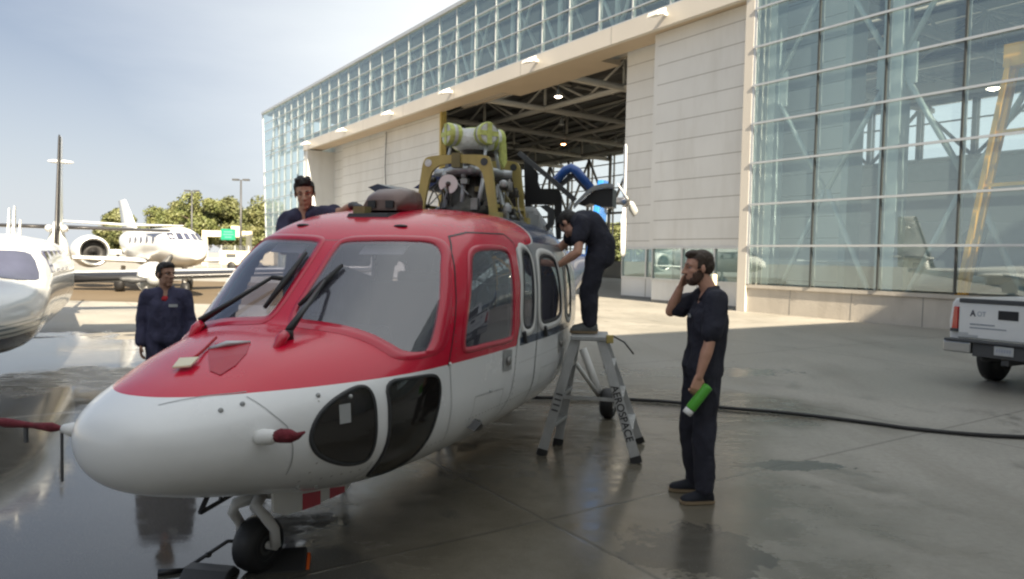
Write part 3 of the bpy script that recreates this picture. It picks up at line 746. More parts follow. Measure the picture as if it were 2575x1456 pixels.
# outlines measured on the hull
WS = [(.05, 1.365), (.05, 1.60), (.05, 1.80), (.075, 1.852), (.28, 1.862), (.48, 1.864), (.64, 1.86), (.715, 1.79), (.745, 1.70), (.79, 1.57), (.822, 1.38), (.832, 1.20), (.79, 1.19), (.735, 1.20), (.665, 1.247), (.58, 1.29), (.46, 1.325), (.32, 1.345), (.17, 1.355)]
DW = [(.773, 1.19), (.813, 1.338), (.92, 1.565), (1.02, 1.74), (1.10, 1.795), (1.21, 1.818), (1.40, 1.826), (1.60, 1.822), (1.665, 1.79), (1.655, 1.66), (1.635, 1.487), (1.62, 1.312), (1.60, 1.19), (1.55, 1.165), (1.16, 1.17), (.85, 1.165)]
W1 = [(1.93, 1.815), (2.08, 1.81), (2.12, 1.76), (2.10, 1.617), (2.08, 1.471), (2.06, 1.289), (2.02, 1.222), (1.90, 1.215), (1.81, 1.245), (1.79, 1.344), (1.815, 1.482), (1.86, 1.677)]
W2 = [(2.36, 1.79), (2.84, 1.77), (2.89, 1.69), (2.92, 1.52), (2.95, 1.351), (2.93, 1.23), (2.37, 1.215), (2.26, 1.245), (2.23, 1.315), (2.24, 1.465), (2.28, 1.651)]
W3 = [(3.27, 1.73), (3.46, 1.70), (3.52, 1.59), (3.55, 1.41), (3.56, 1.263), (3.50, 1.2), (3.34, 1.2), (3.23, 1.248), (3.2, 1.424), (3.2, 1.598)]
C1 = [(-.44, .889), (-.405, .979), (-.32, 1.04), (-.19, 1.086), (-.10, 1.097), (-.07, 1.06), (-.068, .95), (-.06, .84), (-.05, .74), (-.06, .685), (-.17, .69), (-.31, .748), (-.40, .81)]
C2 = [(.015, 1.098), (.235, 1.093), (.43, 1.085), (.50, 1.05), (.52, .964), (.48, .82), (.44, .68), (.38, .565), (.28, .535), (.10, .55), (.03, .62), (.02, .80), (.01, .95)]
WS, DW, W1, W2, W3, C1, C2 = [smooth_poly(p, 2) for p in (WS, DW, W1, W2, W3, C1, C2)]

# hull paint: worked out from the surface position
def hull_mat():
    mt, nt, b = nodes('helicopter_paint'); ln = nt.links.new
    tcn = nt.nodes.new('ShaderNodeTexCoord'); sp = nt.nodes.new('ShaderNodeSeparateXYZ'); ln(tcn.outputs['Object'], sp.inputs[0])
    a, z = sp.outputs['X'], sp.outputs['Z']
    def mth(op, x, y=None):
        n = nt.nodes.new('ShaderNodeMath'); n.operation = op
        for i, q in enumerate((x, y)):
            if q is None: continue
            if isinstance(q, (int, float)): n.inputs[i].default_value = q
            else: ln(q, n.inputs[i])
        return n.outputs[0]
    fc = nt.nodes.new('ShaderNodeFloatCurve'); cv = fc.mapping.curves[0]     # rear edge of the red, by height (z 1..2.2)
    pts = [(1.0, 1.60), (1.10, 1.665), (1.24, 1.74), (1.48, 1.78), (1.70, 1.79), (1.80, 1.83), (1.845, 1.93), (1.86, 2.2), (1.90, 2.36), (1.98, 2.42), (2.08, 2.35), (2.2, 2.3)]
    cv.points[0].location = ((pts[0][0] - 1) / 1.2, pts[0][1] - 1.5); cv.points[1].location = ((pts[-1][0] - 1) / 1.2, pts[-1][1] - 1.5)
    for q in pts[1:-1]: cv.points.new((q[0] - 1) / 1.2, q[1] - 1.5)
    fc.mapping.update()
    zz = mth('DIVIDE', mth('SUBTRACT', z, 1.0), 1.2); ln(zz, fc.inputs['Value'])
    dist = mth('SUBTRACT', mth('ADD', fc.outputs[0], 1.5), a)                # > 0 in the red
    red = mth('MULTIPLY', mth('GREATER_THAN', dist, 0), mth('GREATER_THAN', z, 1.113))
    trim = mth('MULTIPLY', mth('LESS_THAN', dist, 0), mth('GREATER_THAN', dist, -.045))
    def mx(f, c1, c2):
        n = nt.nodes.new('ShaderNodeMixRGB'); ln(f, n.inputs[0])
        for i, q in ((1, c1), (2, c2)):
            if isinstance(q, tuple): n.inputs[i].default_value = (*q, 1)
            else: ln(q, n.inputs[i])
        return n.outputs[0]
    WH = (.80, .815, .82); SIL = (.36, .38, .39); BLU = (.055, .075, .13)
    c = mx(mth('MULTIPLY', mth('GREATER_THAN', z, 1.165), mth('GREATER_THAN', a, 1.75)), WH, SIL)
    c = mx(mth('MULTIPLY', mth('MULTIPLY', mth('GREATER_THAN', z, 1.105), mth('LESS_THAN', z, 1.165)), mth('GREATER_THAN', a, 1.75)), c, (.06, .085, .13))
    c = mx(mth('GREATER_THAN', z, mth('MULTIPLY_ADD' if False else 'ADD', mth('MULTIPLY', a, -.02), 1.93)), c, BLU)
    c = mx(mth('MULTIPLY', trim, mth('GREATER_THAN', z, 1.165)), c, WH)
    c = mx(mth('GREATER_THAN', a, 5.6), c, (.03, .11, .38))
    n = nt.nodes.new('ShaderNodeTexNoise'); n.inputs['Scale'].default_value = 2.6; n.inputs['Detail'].default_value = 8; n.inputs['Roughness'].default_value = .65; ln(tcn.outputs['Object'], n.inputs['Vector'])
    r = nt.nodes.new('ShaderNodeMapRange'); r.inputs['From Min'].default_value = .5; r.inputs['From Max'].default_value = .85; r.inputs['To Max'].default_value = .5; ln(n.outputs['Fac'], r.inputs['Value'])
    c = mx(r.outputs[0], c, (.33, .32, .29)) if False else c
    c = mx(red, c, (.60, .003, .034))
    r2 = nt.nodes.new('ShaderNodeMapRange'); r2.inputs['From Min'].default_value = .45; r2.inputs['From Max'].default_value = .8; r2.inputs['To Max'].default_value = .22; ln(n.outputs['Fac'], r2.inputs['Value'])
    low = nt.nodes.new('ShaderNodeMapRange'); low.inputs['From Min'].default_value = 1.1; low.inputs['From Max'].default_value = .4; low.inputs['To Min'].default_value = .15; ln(z, low.inputs['Value'])
    c = mx(mth('MULTIPLY', r2.outputs[0], low.outputs[0]), c, (.20, .18, .14))
    # rows of small rivets
    def absd(x, v): return mth('ABSOLUTE', mth('SUBTRACT', x, v))
    rv = None
    def dots(along, across, v, lo, hi, pitch, r_):
        d1 = mth('DIVIDE', absd(across, v), r_); fr_ = mth('PINGPONG', along, pitch / 2); d2 = mth('DIVIDE', fr_, r_)
        k = mth('LESS_THAN', mth('ADD', mth('MULTIPLY', d1, d1), mth('MULTIPLY', d2, d2)), 1.0)
        return mth('MULTIPLY', k, mth('MULTIPLY', mth('GREATER_THAN', along, lo), mth('LESS_THAN', along, hi)))
    for args in ((a, z, .98, 1.72, 4.6, .045, .006), (a, z, .72, .9, 4.4, .05, .006), (z, a, 1.66, .55, 1.05, .045, .006), (z, a, 3.06, .6, 1.9, .045, .006), (z, a, 2.14, .6, 1.05, .045, .006), (z, a, .70, 1.16, 1.86, .04, .006), (a, z, 1.955, 1.0, 2.3, .05, .006), (z, a, -.36, .62, 1.08, .05, .005), (a, z, .64, -.3, .7, .05, .005)):
        q = dots(*args); rv = q if rv is None else mth('MAXIMUM', rv, q)
    c = mx(mth('MULTIPLY', rv, .55), c, (.12, .11, .10))
    ln(c, b.inputs['Base Color'])
    r3 = nt.nodes.new('ShaderNodeMapRange'); r3.inputs['To Min'].default_value = .16; r3.inputs['To Max'].default_value = .34; ln(n.outputs['Fac'], r3.inputs['Value']); ln(r3.outputs[0], b.inputs['Roughness'])
    b.inputs['Coat Weight'].default_value = .3; b.inputs['Coat Roughness'].default_value = .07
    return mt
M['hull'] = hull_mat()
M['wglass'] = glassmat('tinted_windshield', (.66, .66, .72), .11, .015, haze=.17, hcol=(.36, .36, .44))
M['chin'] = pmat('smoked_chin_glass', (.014, .012, .010), .06, spec=.6, rvar=.04, var=.3, vs=3)
M['wseal'] = pmat('window_seal', (.03, .032, .035), .5)

def in_window(a, l, z):
    la = abs(l)
    if z > 1.1 and a < 1.1 and inside((la, z), in_ws): return True
    if z > 1.1 and la > .5:
        for p in in_side:
            if inside((a, z), p): return True
    return False
in_ws = inset(WS, .012); in_side = [inset(p, .012) for p in (DW, W1, W2, W3)]
def hull_mesh(name, mat, d, a0, a1, na, nphi):
    us = np.linspace(sqrt(max(a0 + 1.04, 0)), sqrt(a1 + 1.04), na); rows = []; m_ = MB(); m_.smooth = True
    for u in us:
        a = u * u - 1.04; w, zb, zt, zm, nu, nl = [float(x) for x in hs(a)]; row = []
        for k in range(nphi):
            t = 2 * pi * k / nphi; c, s_ = cos(t), sin(t); n_ = nu if s_ >= 0 else nl; h_ = zt - zm if s_ >= 0 else zm - zb
            # even spacing around the boxy section
            q = (abs(c) ** n_ + abs(s_) ** n_) ** (-1 / n_)
            row.append((a, w * c * q, zm + h_ * s_ * q))
        rows.append(row)
    for row in rows:
        vs = []
        for p in row:
            if d: 
                nn = hnorm(p[0], p[1], p[2]); vs.append(H(*(Vector(p) + nn * d)))
            else: vs.append(H(*p))
        m_.add(vs)
    for j in range(na - 1):
        for k in range(nphi):
            k2 = (k + 1) % nphi; A_, B_, C_, D_ = rows[j][k], rows[j][k2], rows[j + 1][k2], rows[j + 1][k]
            ce = [(A_[i] + B_[i] + C_[i] + D_[i]) / 4 for i in range(3)]
            if in_window(*ce): continue
            m_.face((j * nphi + k, j * nphi + k2, (j + 1) * nphi + k2, (j + 1) * nphi + k))
    if not d:
        m_.face([k for k in range(nphi)]); m_.face([(na - 1) * nphi + nphi - 1 - k for k in range(nphi)])
    return m_.build(name, mat, heli)
body = hull_mesh('fuselage', M['hull'], 0, -1.0399, 9.74, 230, 200)
lining = hull_mesh('cabin_lining', M['lining'], -.035, .05, 3.9, 120, 150)
# window frames and panes on both sides
for s in (1, -1):
    fr = ringstrip(WS, 'front', .014, .022, .007, s).build('windshield_frame', M['redp'], heli)
    patch(WS, 'front', .001, s).build('windshield', M['wglass'], heli)
    dw = ringstrip(DW, 'side', .016, .022, .008, s).build('door_window_frame', M['redp'], heli)
    patch(DW, 'side', .001, s).build('door_window', M['wglass'], heli)
    for P_ in (W1, W2, W3):
        f_ = ringstrip(P_, 'side', .055, -.004, .009, s).build('cabin_window_frame', M['white_m'], heli)
        ringstrip(P_, 'side', .004, .022, .010, s).build('seal', M['wseal'], f_)
        patch(P_, 'side', .001, s).build('cabin_window', M['wglass'], heli)
    patch(C1, 'side', .004, s).build('chin_window', M['chin'], heli)
    if s > 0: m_ = MB(); m_.prism([off(on_side(a, z, s), .006) for a, z in ((-.285, .93), (-.225, .93), (-.215, 1.02), (-.275, 1.02))], off(on_side(-.25, .95, s), .008) - off(on_side(-.25, .95, s), .006)); m_.build('window_label', M['grey'], heli)
    c2_ = patch(C2, 'side', .004, s).build('chin_window', M['chin'], heli)
    for P_ in (C1, C2): ringstrip(P_, 'side', .004, .014, .009, s).build('chin_frame', M['wseal'], heli)
# seams, door outline, handles
dl = line([(.60, 1.105), (.66, 1.25), (.73, 1.42), (.80, 1.6), (.90, 1.78), (1.0, 1.88), (1.2, 1.915), (1.5, 1.92), (1.74, 1.925), (1.84, 1.87)], 'side', .009, .002).build('door_seam', M['blackp'], heli)
line([(1.84, 1.87), (1.82, 1.76), (1.79, 1.5), (1.76, 1.3), (1.69, 1.15), (1.66, 1.0), (1.60, .75), (1.5, .6)], 'side', .008, .002).build('door_seam', M['dgrey'], heli)
line([(.62, 1.1), (.64, .95), (.66, .75), (.7, .6)], 'side', .006, .002).build('door_seam', M['grey'], heli)
line([(2.17, 1.9), (2.19, 1.5), (2.17, 1.2), (2.12, .9), (2.1, .6)], 'side', .012, .003).build('cabin_door_seam', M['wseal'], heli)
line([(-.88, .14), (-.657, .33), (-.60, .37)], 'top', .004, .003, step=.02).build('nose_seam', M['grey'], heli)
line([(-.62, 1.10), (-.575, 1.02), (-.53, .96), (-.505, .86), (-.48, .72)], 'side', .004, .003, step=.02).build('nose_seam', M['grey'], heli)
line([(-.05, .50), (.0, .62), (-.01, .68)], 'side', .004, .003, step=.02).build('nose_seam', M['grey'], heli)
for q_ in ([(.95, .60), (1.42, .56), (1.44, .84), (.97, .86)], [(2.3, .58), (2.78, .56), (2.78, .86), (2.3, .87)], [(3.15, .62), (3.6, .66), (3.58, 1.0), (3.15, .98)]):
    line(q_ + q_[:1], 'side', .005, .002, step=.03).build('access_panel', M['grey'], heli)
def plate(pts, mode, mat, name, d=.006, s=1, parent=heli):
    return patch(pts, mode, d, s, .04).build(name, mat, parent)
hb = plate([(1.405, .965), (1.57, .955), (1.572, 1.10), (1.405, 1.112)], 'side', M['grey'], 'door_latch_plate', .006)
q = off(on_side(1.49, 1.03), .02); m_ = MB(); m_.ell(q, .045, .012, .03); m_.build('handle', M['metal'], hb)
hb = plate([(2.85, .93), (3.01, .93), (3.02, 1.10), (2.86, 1.10)], 'side', M['grey'], 'cabin_latch_plate', .006)
q = off(on_side(2.93, 1.0), .02); m_ = MB(); m_.ell(q, .04, .012, .03); m_.build('handle', M['metal'], hb)
for a in (1.80, 2.33):
    m_ = MB(); p, q = off(on_side(a, 1.205), .012), off(on_side(a + .05, 1.12), .014); m_.bar(p, q, .03, .02); m_.build('window_strap', M['dgrey'], heli)
m_ = MB(); m_.hexa([off(on_side(.98, .655), .0), off(on_side(1.16, .64), .0), off(on_side(1.16, .67), .0), off(on_side(1.05, .70), .0), off(on_side(1.0, .655), .05), off(on_side(1.13, .64), .05), off(on_side(1.13, .665), .05), off(on_side(1.06, .69), .05)]); m_.build('side_vent', M['blackp'], heli)
for a, z in ((.62, 1.115), (-.2, 1.05), (-.35, 1.075), (-.3, .6), (-.18, .57), (1.2, .86), (-.75, 1.06), (-.66, 1.075)):
    m_ = MB(); q = off(on_side(a, z), .002); m_.ell(q, .012, .012, .012, 10, 6); m_.build('fastener', M['white_m'] if a == .62 else M['grey'], heli)
# roof vents (small dents) over the windshield
for l in (.37, -.36):
    q = off(on_top(.91, abs(l), 1 if l > 0 else -1), .0); m_ = MB(); m_.ell(q, .022, .05, .012); m_.build('roof_vent', M['blackp'], heli)
# nose inlet: flat darker red patch in place of a hollow, with a lip
m_ = MB(); lip = [(-.325, -.064), (-.29, .0), (-.207, .075)]
tip = [(-.56, .14), (-.575, .19), (-.48, .205), (-.36, .16)]
pts = [off(on_top(a, abs(l), 1 if l >= 0 else -1), .004) for a, l in [(-.33, -.07), (-.28, 0), (-.20, .08), (-.34, .165), (-.47, .205), (-.575, .205), (-.56, .135), (-.45, .03)]]
n_ = m_.add(pts); c_ = m_.add([off(on_top(-.40, .09, 1), .005)])
for k in range(len(pts)): m_.face((n_ + k, n_ + (k + 1) % len(pts), c_))
io = m_.build('nose_inlet', pmat('inlet_dark_red', (.42, .005, .022), .35), heli)
m_ = MB(); m_.tube([pts[0], pts[1] + Z * .012, pts[2]], [.008, .016, .008], 8); m_.build('lip', M['lgrey'], io)
# flat white antenna on the nose with red streamer cord
m_ = MB(); m_.prism([off(on_top(a, abs(l), 1 if l >= 0 else -1), .018) for a, l in [(-.615, -.03), (-.51, -.085), (-.485, .01), (-.58, .045)]], Z * .012); m_.build('nose_antenna', M['ivory'], heli, .004)
m_ = MB(); m_.smooth = True
m_.tube([off(on_top(-.52, .02, -1), .02), off(on_top(-.45, .03, -1), .02), off(on_top(-.36, .07, -1), .012), off(on_top(-.2, .13, -1), .02)], .007, 6); m_.build('cord', M['red_f'], heli)

# windshield wipers
def wiper(s, root, elbow, b0, b1):
    R_, E_ = off(on_front(*root, s), .05), off(on_front(*elbow, s), .045)
    w = MB(); w.smooth = True; w.tube([off(on_front(*root, s), -.01), R_], .022, 10); w.tube([R_, R_.lerp(E_, .35), E_], [.022, .016, .011], 8)
    o_ = w.build('wiper_arm', M['blackp'], heli)
    w = MB(); w.smooth = True; p, q = off(on_front(*b0, s), .022), off(on_front(*b1, s), .022); w.tube([p, p.lerp(q, .5), q], [.012, .020, .012], 8); w.tube([E_, p.lerp(q, .5)], .014, 8); w.build('wiper_blade', M['black'], o_)
wiper(1, (.23, 1.30), (.17, 1.56), (.085, 1.44), (.20, 1.67))
wiper(-1, (.50, 1.30), (.20, 1.57), (.13, 1.42), (.10, 1.74))
for s, l in ((1, .235), (-1, .50)):
    q = off(on_front(l, 1.285, s), 0); m_ = MB(); m_.smooth = True; m_.tube([q + V(-.08, 0, -.05), q + V(-.02, 0, .02), q + V(.02, 0, .045)], [.012, .03, .028], 10); m_.build('wiper_pivot', M['redp'], heli)

# pitot probes
for s in (1, -1):
    p = off(on_side(-.66, .93, s) if s > 0 else on_side(-.72, .885, s), -.02); d_ = V(.05, -s * 1.0, .12 if s > 0 else -.03).normalized()
    kx = 1.0 if s > 0 else 1.45
    m_ = MB(); m_.smooth = True; m_.tube([p, p + d_ * .04 * kx, p + d_ * .085 * kx, p + d_ * .12 * kx], [.03, .036, .034, .022], 12); m_.build('pitot_probe', M['white_m'], heli)
# cockpit inside
m_ = MB(); m_.bb((.45, -.72, .74), (3.6, .72, .78)); m_.build('floor', M['dgrey'], heli)
m_ = MB(); m_.hexa([(.16, -.55, 1.0), (.62, -.55, 1.0), (.62, .55, 1.0), (.16, .55, 1.0), (.22, -.5, 1.30), (.55, -.5, 1.34), (.55, .5, 1.34), (.22, .5, 1.30)]); m_.build('instrument_panel', M['blackp'], heli, .03)
for y in (-.42, .42):
    m_ = MB(); m_.bb((1.15, y - .23, .95), (1.62, y + .23, 1.07)); m_.bar((1.62, y, 1.05), (1.74, y, 1.62), .42, .10, up=V(0, 1, 0)); m_.bb((1.68, y - .12, 1.66), (1.76, y + .12, 1.82)); m_.bb((1.2, y - .2, .78), (1.6, y + .2, .95)); m_.build('pilot_seat', M['seat'], heli, .03)
m_ = MB(); m_.bb((1.86, -.8, .78), (1.9, .8, 1.55)); m_.build('bulkhead', M['lining'], heli)
for a, z0 in ((2.75, .78),):
    m_ = MB(); m_.bb((a, -.8, .95), (a + .45, .8, 1.07)); m_.bb((a + .4, -.8, 1.05), (a + .5, .8, 1.6)); m_.build('bench_seat', M['seat'], heli, .03)
for s in (1, -1):
    m_ = MB(); n_ = [off(on_front(l, z, s), -.045) for l, z in ((.21, 1.85), (.49, 1.853), (.49, 1.795), (.21, 1.79))]; m_.prism(n_, V(.012, 0, -.004)); m_.build('sun_visor', M['lgrey'], heli)
m_ = MB(); m_.smooth = True; m_.tube([(.95, -.28, .8), (.9, -.3, 1.05), (.8, -.3, 1.2)], .015, 8); m_.ell((.79, -.3, 1.04), .03, .03, .05); m_.build('control_stick', M['black'], heli)

# landing gear
def wheel(o, r, w, parent, ax=V(0, 1, 0), rim='white_m'):
    t_ = MB(); hw_ = w / 2
    t_.lathe([(r * .52, -hw_ * .8), (r * .8, -hw_), (r * .95, -hw_ * .75), (r, -hw_ * .3), (r, hw_ * .3), (r * .95, hw_ * .75), (r * .8, hw_), (r * .52, hw_ * .8)], o, ax, 28); ty = t_.build('tyre', M['black'], parent)
    t_ = MB(); t_.lathe([(.02, -hw_ * .7), (r * .3, -hw_ * .85), (r * .5, -hw_ * .7), (r * .55, -hw_ * .86), (r * .55, hw_ * .86), (r * .5, hw_ * .7), (r * .3, hw_ * .85), (.02, hw_ * .7)], o, ax, 20); t_.build('rim', M[rim], parent)
ng = MB(); ng.smooth = True
ng.tube([(.16, 0, .60), (.02, 0, .40)], .045, 12)
for y in (-.105, .105):
    ng.tube([(.0, 0, .415), (-.13, y * .6, .40), (-.10, y, .34), (-.03, y * 1.05, .25), (-.02, y * 1.05, .15)], [.035, .032, .030, .027, .03], 10)
ng.tube([(-.02, -.12, .15), (-.02, .12, .15)], .022, 10); ng.tube([(.04, 0, .40), (.16, 0, .46), (.3, 0, .5)], .018, 8)
ng = ng.build('nose_gear', M['white_m'], heli)
wheel(V(-.02, 0, .15), .15, .15, ng, V(.06, 1, 0).normalized(), 'dgrey')
for y in (-1.08, 1.08):
    mg = MB(); mg.smooth = True; mg.tube([(4.63, y * .72, .75), (4.63, y * .93, .19)], .045, 10); mg.tube([(4.63, y * .93, .19), (4.63, y, .19)], .03, 8); mg.tube([(4.2, y * .7, .7), (4.6, y * .9, .25)], .025, 8); mg = mg.build('main_gear', M['white_m'], heli)
    wheel(V(4.63, y, .165), .165, .15, mg)
# nose gear door with red and white bands
for y, nm in ((-.26, 'gear_door'),):
    dpts = [(-.25, .60), (.75, .47), (.47, .335), (.18, .345), (.0, .36), (-.14, .38), (-.24, .43)]
    m_ = MB(); m_.prism([V(a, y, z) for a, z in dpts], V(0, .015, 0)); gd = m_.build('nose_gear_door', M['white_m'], heli)
    for a0, a1, z0, z1, z2, z3 in ((.01, .18, .365, .345, .415, .45), (.28, .44, .345, .335, .365, .40)):
        m_ = MB(); m_.prism([V(a0, y - .003, z0 - .006), V(a1, y - .003, z1 - .006), V(a1, y - .003, z2), V(a0, y - .003, z3)], V(0, .021, 0)); m_.build('red_band', M['redp'], gd)
# blade antenna under the chin
m_ = MB(); m_.bar((-.47, 0, .468), (-.12, 0, .50), .02, .014); m_.bar((-.47, 0, .468), (-.40, 0, .56), .02, .016); m_.bar((-.33, 0, .485), (-.30, 0, .56), .012, .012); m_.build('belly_antenna', M['blackp'], heli)

# roof fairing ahead of the gearbox
m_ = MB(); m_.loft([[V(a, -.03 + y * k * .84, 2.065 + z * h_ + (a - 1.2) * .04) for y, z in ((-.19, 0), (-.19, .5), (-.165, .85), (-.10, 1), (.10, 1), (.165, .85), (.19, .5), (.19, 0))] for a, k, h_ in ((1.26, .82, .075), (1.32, .92, .12), (1.40, .98, .155), (1.5, 1.0, .165), (1.63, 1.0, .16))])
rf = m_.build('roof_fairing', M['bronze'], heli)
for y in (-.11, .03):
    m_ = MB(); m_.bb((1.245, y - .03, 2.085), (1.33, y + .03, 2.135)); m_.build('air_inlet', M['blackp'], rf)
m_ = MB(); m_.hexa([(1.06, -.20, 1.96), (1.70, -.20, 2.06), (1.70, .14, 2.06), (1.06, .14, 1.96), (1.09, -.18, 2.035), (1.70, -.19, 2.095), (1.70, .13, 2.095), (1.09, .12, 2.035)]); m_.build('fairing_base', M['blackp'], heli)
m_ = MB(); m_.bb((1.10, .0, 2.03), (1.19, .09, 2.085)); m_.build('latch_block', M['olive'], rf)
# gearbox deck
random.seed(11)
m_ = MB(); m_.bb((2.1, -.42, 1.98), (3.9, .42, 2.105)); m_.build('gearbox_deck', M['grey'], heli)
m_ = MB(); m_.smooth = True
m_.lathe([(.34, 2.10), (.33, 2.2), (.27, 2.28), (.22, 2.40), (.13, 2.5), (.09, 2.66)], (3.14, 0, 0), n=24)
for k in range(10):
    t_ = 2 * pi * k / 10; m_.tube([(3.14 + .34 * cos(t_), .34 * sin(t_), 2.1), (3.14 + .17 * cos(t_), .17 * sin(t_), 2.5)], .016, 6)
gb = m_.build('main_gearbox', M['dmetal'], heli)
m_ = MB(); m_.smooth = True
for k in range(75):
    m_ = MB(); m_.smooth = True
    a = random.uniform(2.78, 3.6); y = random.uniform(-.44, .44); z = 2.10 + .38 * random.random() ** 1.4; ax_ = random.choice((V(1, 0, 0), V(0, 1, 0), V(0, 0, 1))); r_ = random.uniform(.012, .042); h_ = random.uniform(.03, .10)
    if random.random() < .6: m_.lathe([(r_ * .6, -h_ * .6), (r_, -h_ * .5), (r_, h_ * .4), (r_ * .55, h_ * .42), (r_ * .55, h_ * .7)], (a, y, z), ax_, 10)
    else: m_.smooth = False; m_.box((a, y, z), r_ * random.uniform(.6, 1.6), r_ * random.uniform(.6, 1.6), r_ * random.uniform(.5, 1.4))
    m_.build('gearbox_fitting', random.choice((M['dmetal'], M['dmetal'], M['metal'], M['olive'], M['lgrey'])), heli, .003)
for k in range(70):
    m_ = MB(); m_.smooth = True; a = random.uniform(2.82, 3.6); y = random.choice((-1, 1)) * random.uniform(.05, .46); p = V(a, y, 2.12); q = V(max(2.8, a + random.uniform(-.25, .25)), y * .5 + random.uniform(-.2, .2), random.uniform(2.3, 2.52))
    mid = p.lerp(q, .5) + V(random.uniform(-.08, .08), random.uniform(-.08, .08), random.uniform(0, .1)); m_.tube([p * ((1 - t) ** 2) + mid * (2 * t * (1 - t)) + q * (t * t) for t in np.linspace(0, 1, 9)], random.uniform(.004, .011), 6); m_.build('hydraulic_line', random.choice((M['metal'], M['dmetal'], M['lgrey'], M['olive'])), heli)
for y in (-.16, .0, .16):
    m_ = MB(); m_.smooth = True; m_.tube([(2.86, y, 2.2), (2.92, y * 1.2, 2.52)], .022, 8); m_.lathe([(.035, -.02), (.035, .02)], (2.92, y * 1.2, 2.5), (0, 1, 0), 10); m_.build('servo_link', M['lgrey'], heli)
# A-shaped bracket on the gearbox side facing the camera
for y0 in (-.38, .1):
    m_ = MB(); m_.bar((2.95, y0, 2.18), (2.98, y0 + .07, 2.42), .03, .02); m_.bar((2.95, y0 + .14, 2.18), (2.98, y0 + .07, 2.42), .03, .02); m_.bar((2.965, y0 + .03, 2.27), (2.965, y0 + .11, 2.27), .02, .02); m_.build('bracket', M['lgrey'], heli)
# white cooling fan disc with a missing wedge
m_ = MB(); ring_o, ring_i = [], []
for k in range(26):
    t_ = radians(-40 + 300 * k / 25); ring_o.append((cos(t_), sin(t_)))
fc_ = V(2.48, -.03, 2.375); ax_ = V(-1, -.25, .05).normalized(); ux = ax_.cross(Z).normalized(); uz = ux.cross(ax_)
poly = [fc_ + ux * (.082 * c_) + uz * (.082 * s_) for c_, s_ in ring_o] + [fc_ + ux * (.022 * c_) + uz * (.022 * s_) for c_, s_ in reversed(ring_o)]
m_.prism(poly, ax_ * .02); m_.build('fan_disc', M['white_m'], heli)
m_ = MB(); m_.smooth = True; m_.tube([fc_ + ax_ * .03, fc_ - ax_ * .16], [.02, .05], 12); m_.build('fan_shaft', M['dmetal'], heli)
# yellow-green support frames
def arch(a, zt_, zb_, name):
    o_ = [(-.40, zb_), (-.345, zt_ - .16), (-.325, zt_ - .05), (-.28, zt_ - .005), (0, zt_), (.28, zt_ - .005), (.325, zt_ - .05), (.345, zt_ - .16), (.40, zb_)]
    i_ = [(.33, zb_), (.265, zt_ - .2), (.225, zt_ - .125), (.15, zt_ - .085), (0, zt_ - .07), (-.15, zt_ - .085), (-.225, zt_ - .125), (-.265, zt_ - .2), (-.33, zb_)]
    def cut(l_): 
        r = [l_[0]]
        for p, q in zip(l_[:-1], l_[1:]): r += [tuple(Vector(p).lerp(Vector(q), .25)), tuple(Vector(p).lerp(Vector(q), .75))]
        return r + [l_[-1]]
    o_, i_ = cut(cut(o_)), cut(cut(i_))
    m_ = MB(); n = len(o_); O_ = [V(a, -l + .0, z) for l, z in o_]; I_ = [V(a, -l, z) for l, z in reversed(i_)]
    e = V(.035, 0, 0)
    for k in range(n - 1): m_.hexa([O_[k], O_[k + 1], I_[k + 1], I_[k], O_[k] + e, O_[k + 1] + e, I_[k + 1] + e, I_[k] + e])
    f_ = m_.build(name, M['brass'], heli)
    for l, mt_ in ((-.275, M['wrap']), (.265, M['dgrey'])):
        m_ = MB(); m_.lathe([(.034, 0), (.034, .045)], (a - .005, -l, zt_ - .07), (1, 0, 0), 18); m_.build('lightening_hole', mt_, f_)
    for l in (-.38, .38):
        m_ = MB(); m_.bb((a - .03, -l - .05, zb_ - .03), (a + .07, -l + .05, zb_ + .05)); m_.build('foot', M['brass'], f_)
    return f_
arch(2.72, 2.665, 2.10, 'support_frame'); arch(3.56, 2.72, 2.10, 'support_frame')
m_ = MB(); m_.bb((2.70, -.04, 2.55), (2.78, .04, 2.68)); m_.build('frame_clamp', M['olive'], heli)
for y in (.37, -.37):
    m_ = MB(); m_.bar((2.72, y, 2.21), (3.6, y, 2.23), .028, .028); m_.build('frame_rail', M['brass'], heli)
# swashplate, mast and the wrapped rotor hub
m_ = MB(); m_.smooth = True
m_.lathe([(.10, 2.50), (.26, 2.51), (.29, 2.535), (.29, 2.565), (.25, 2.585), (.1, 2.60)], (3.14, 0, 0), n=32)
for k in range(4):
    t_ = radians(18 + 90 * k); m_.tube([(3.14 + .2 * cos(t_), .2 * sin(t_), 2.545), (3.14 + .37 * cos(t_), .37 * sin(t_), 2.545)], [.05, .034], 10)
m_.build('swashplate', M['lgrey'], heli)
m_ = MB(); m_.smooth = True; m_.lathe([(.10, 2.58), (.085, 2.64), (.085, 2.72), (.12, 2.74), (.13, 2.78)], (3.14, 0, 0), n=20); m_.build('rotor_mast', M['dmetal'], heli)
for k in range(4):
    t_ = radians(40 + 90 * k); m_ = MB(); m_.smooth = True; m_.tube([(3.14 + .27 * cos(t_), .27 * sin(t_), 2.55), (3.14 + .24 * cos(t_ + .2), .24 * sin(t_ + .2), 2.82)], .016, 8); m_.build('pitch_link', M['lgrey'], heli)
m_ = MB(); m_.smooth = True; m_.lathe([(.12, 2.755), (.19, 2.78), (.20, 2.86), (.17, 2.94), (.10, 2.955)], (3.14, 0, 0), n=28); hub = m_.build('rotor_hub', M['wrap'], heli)
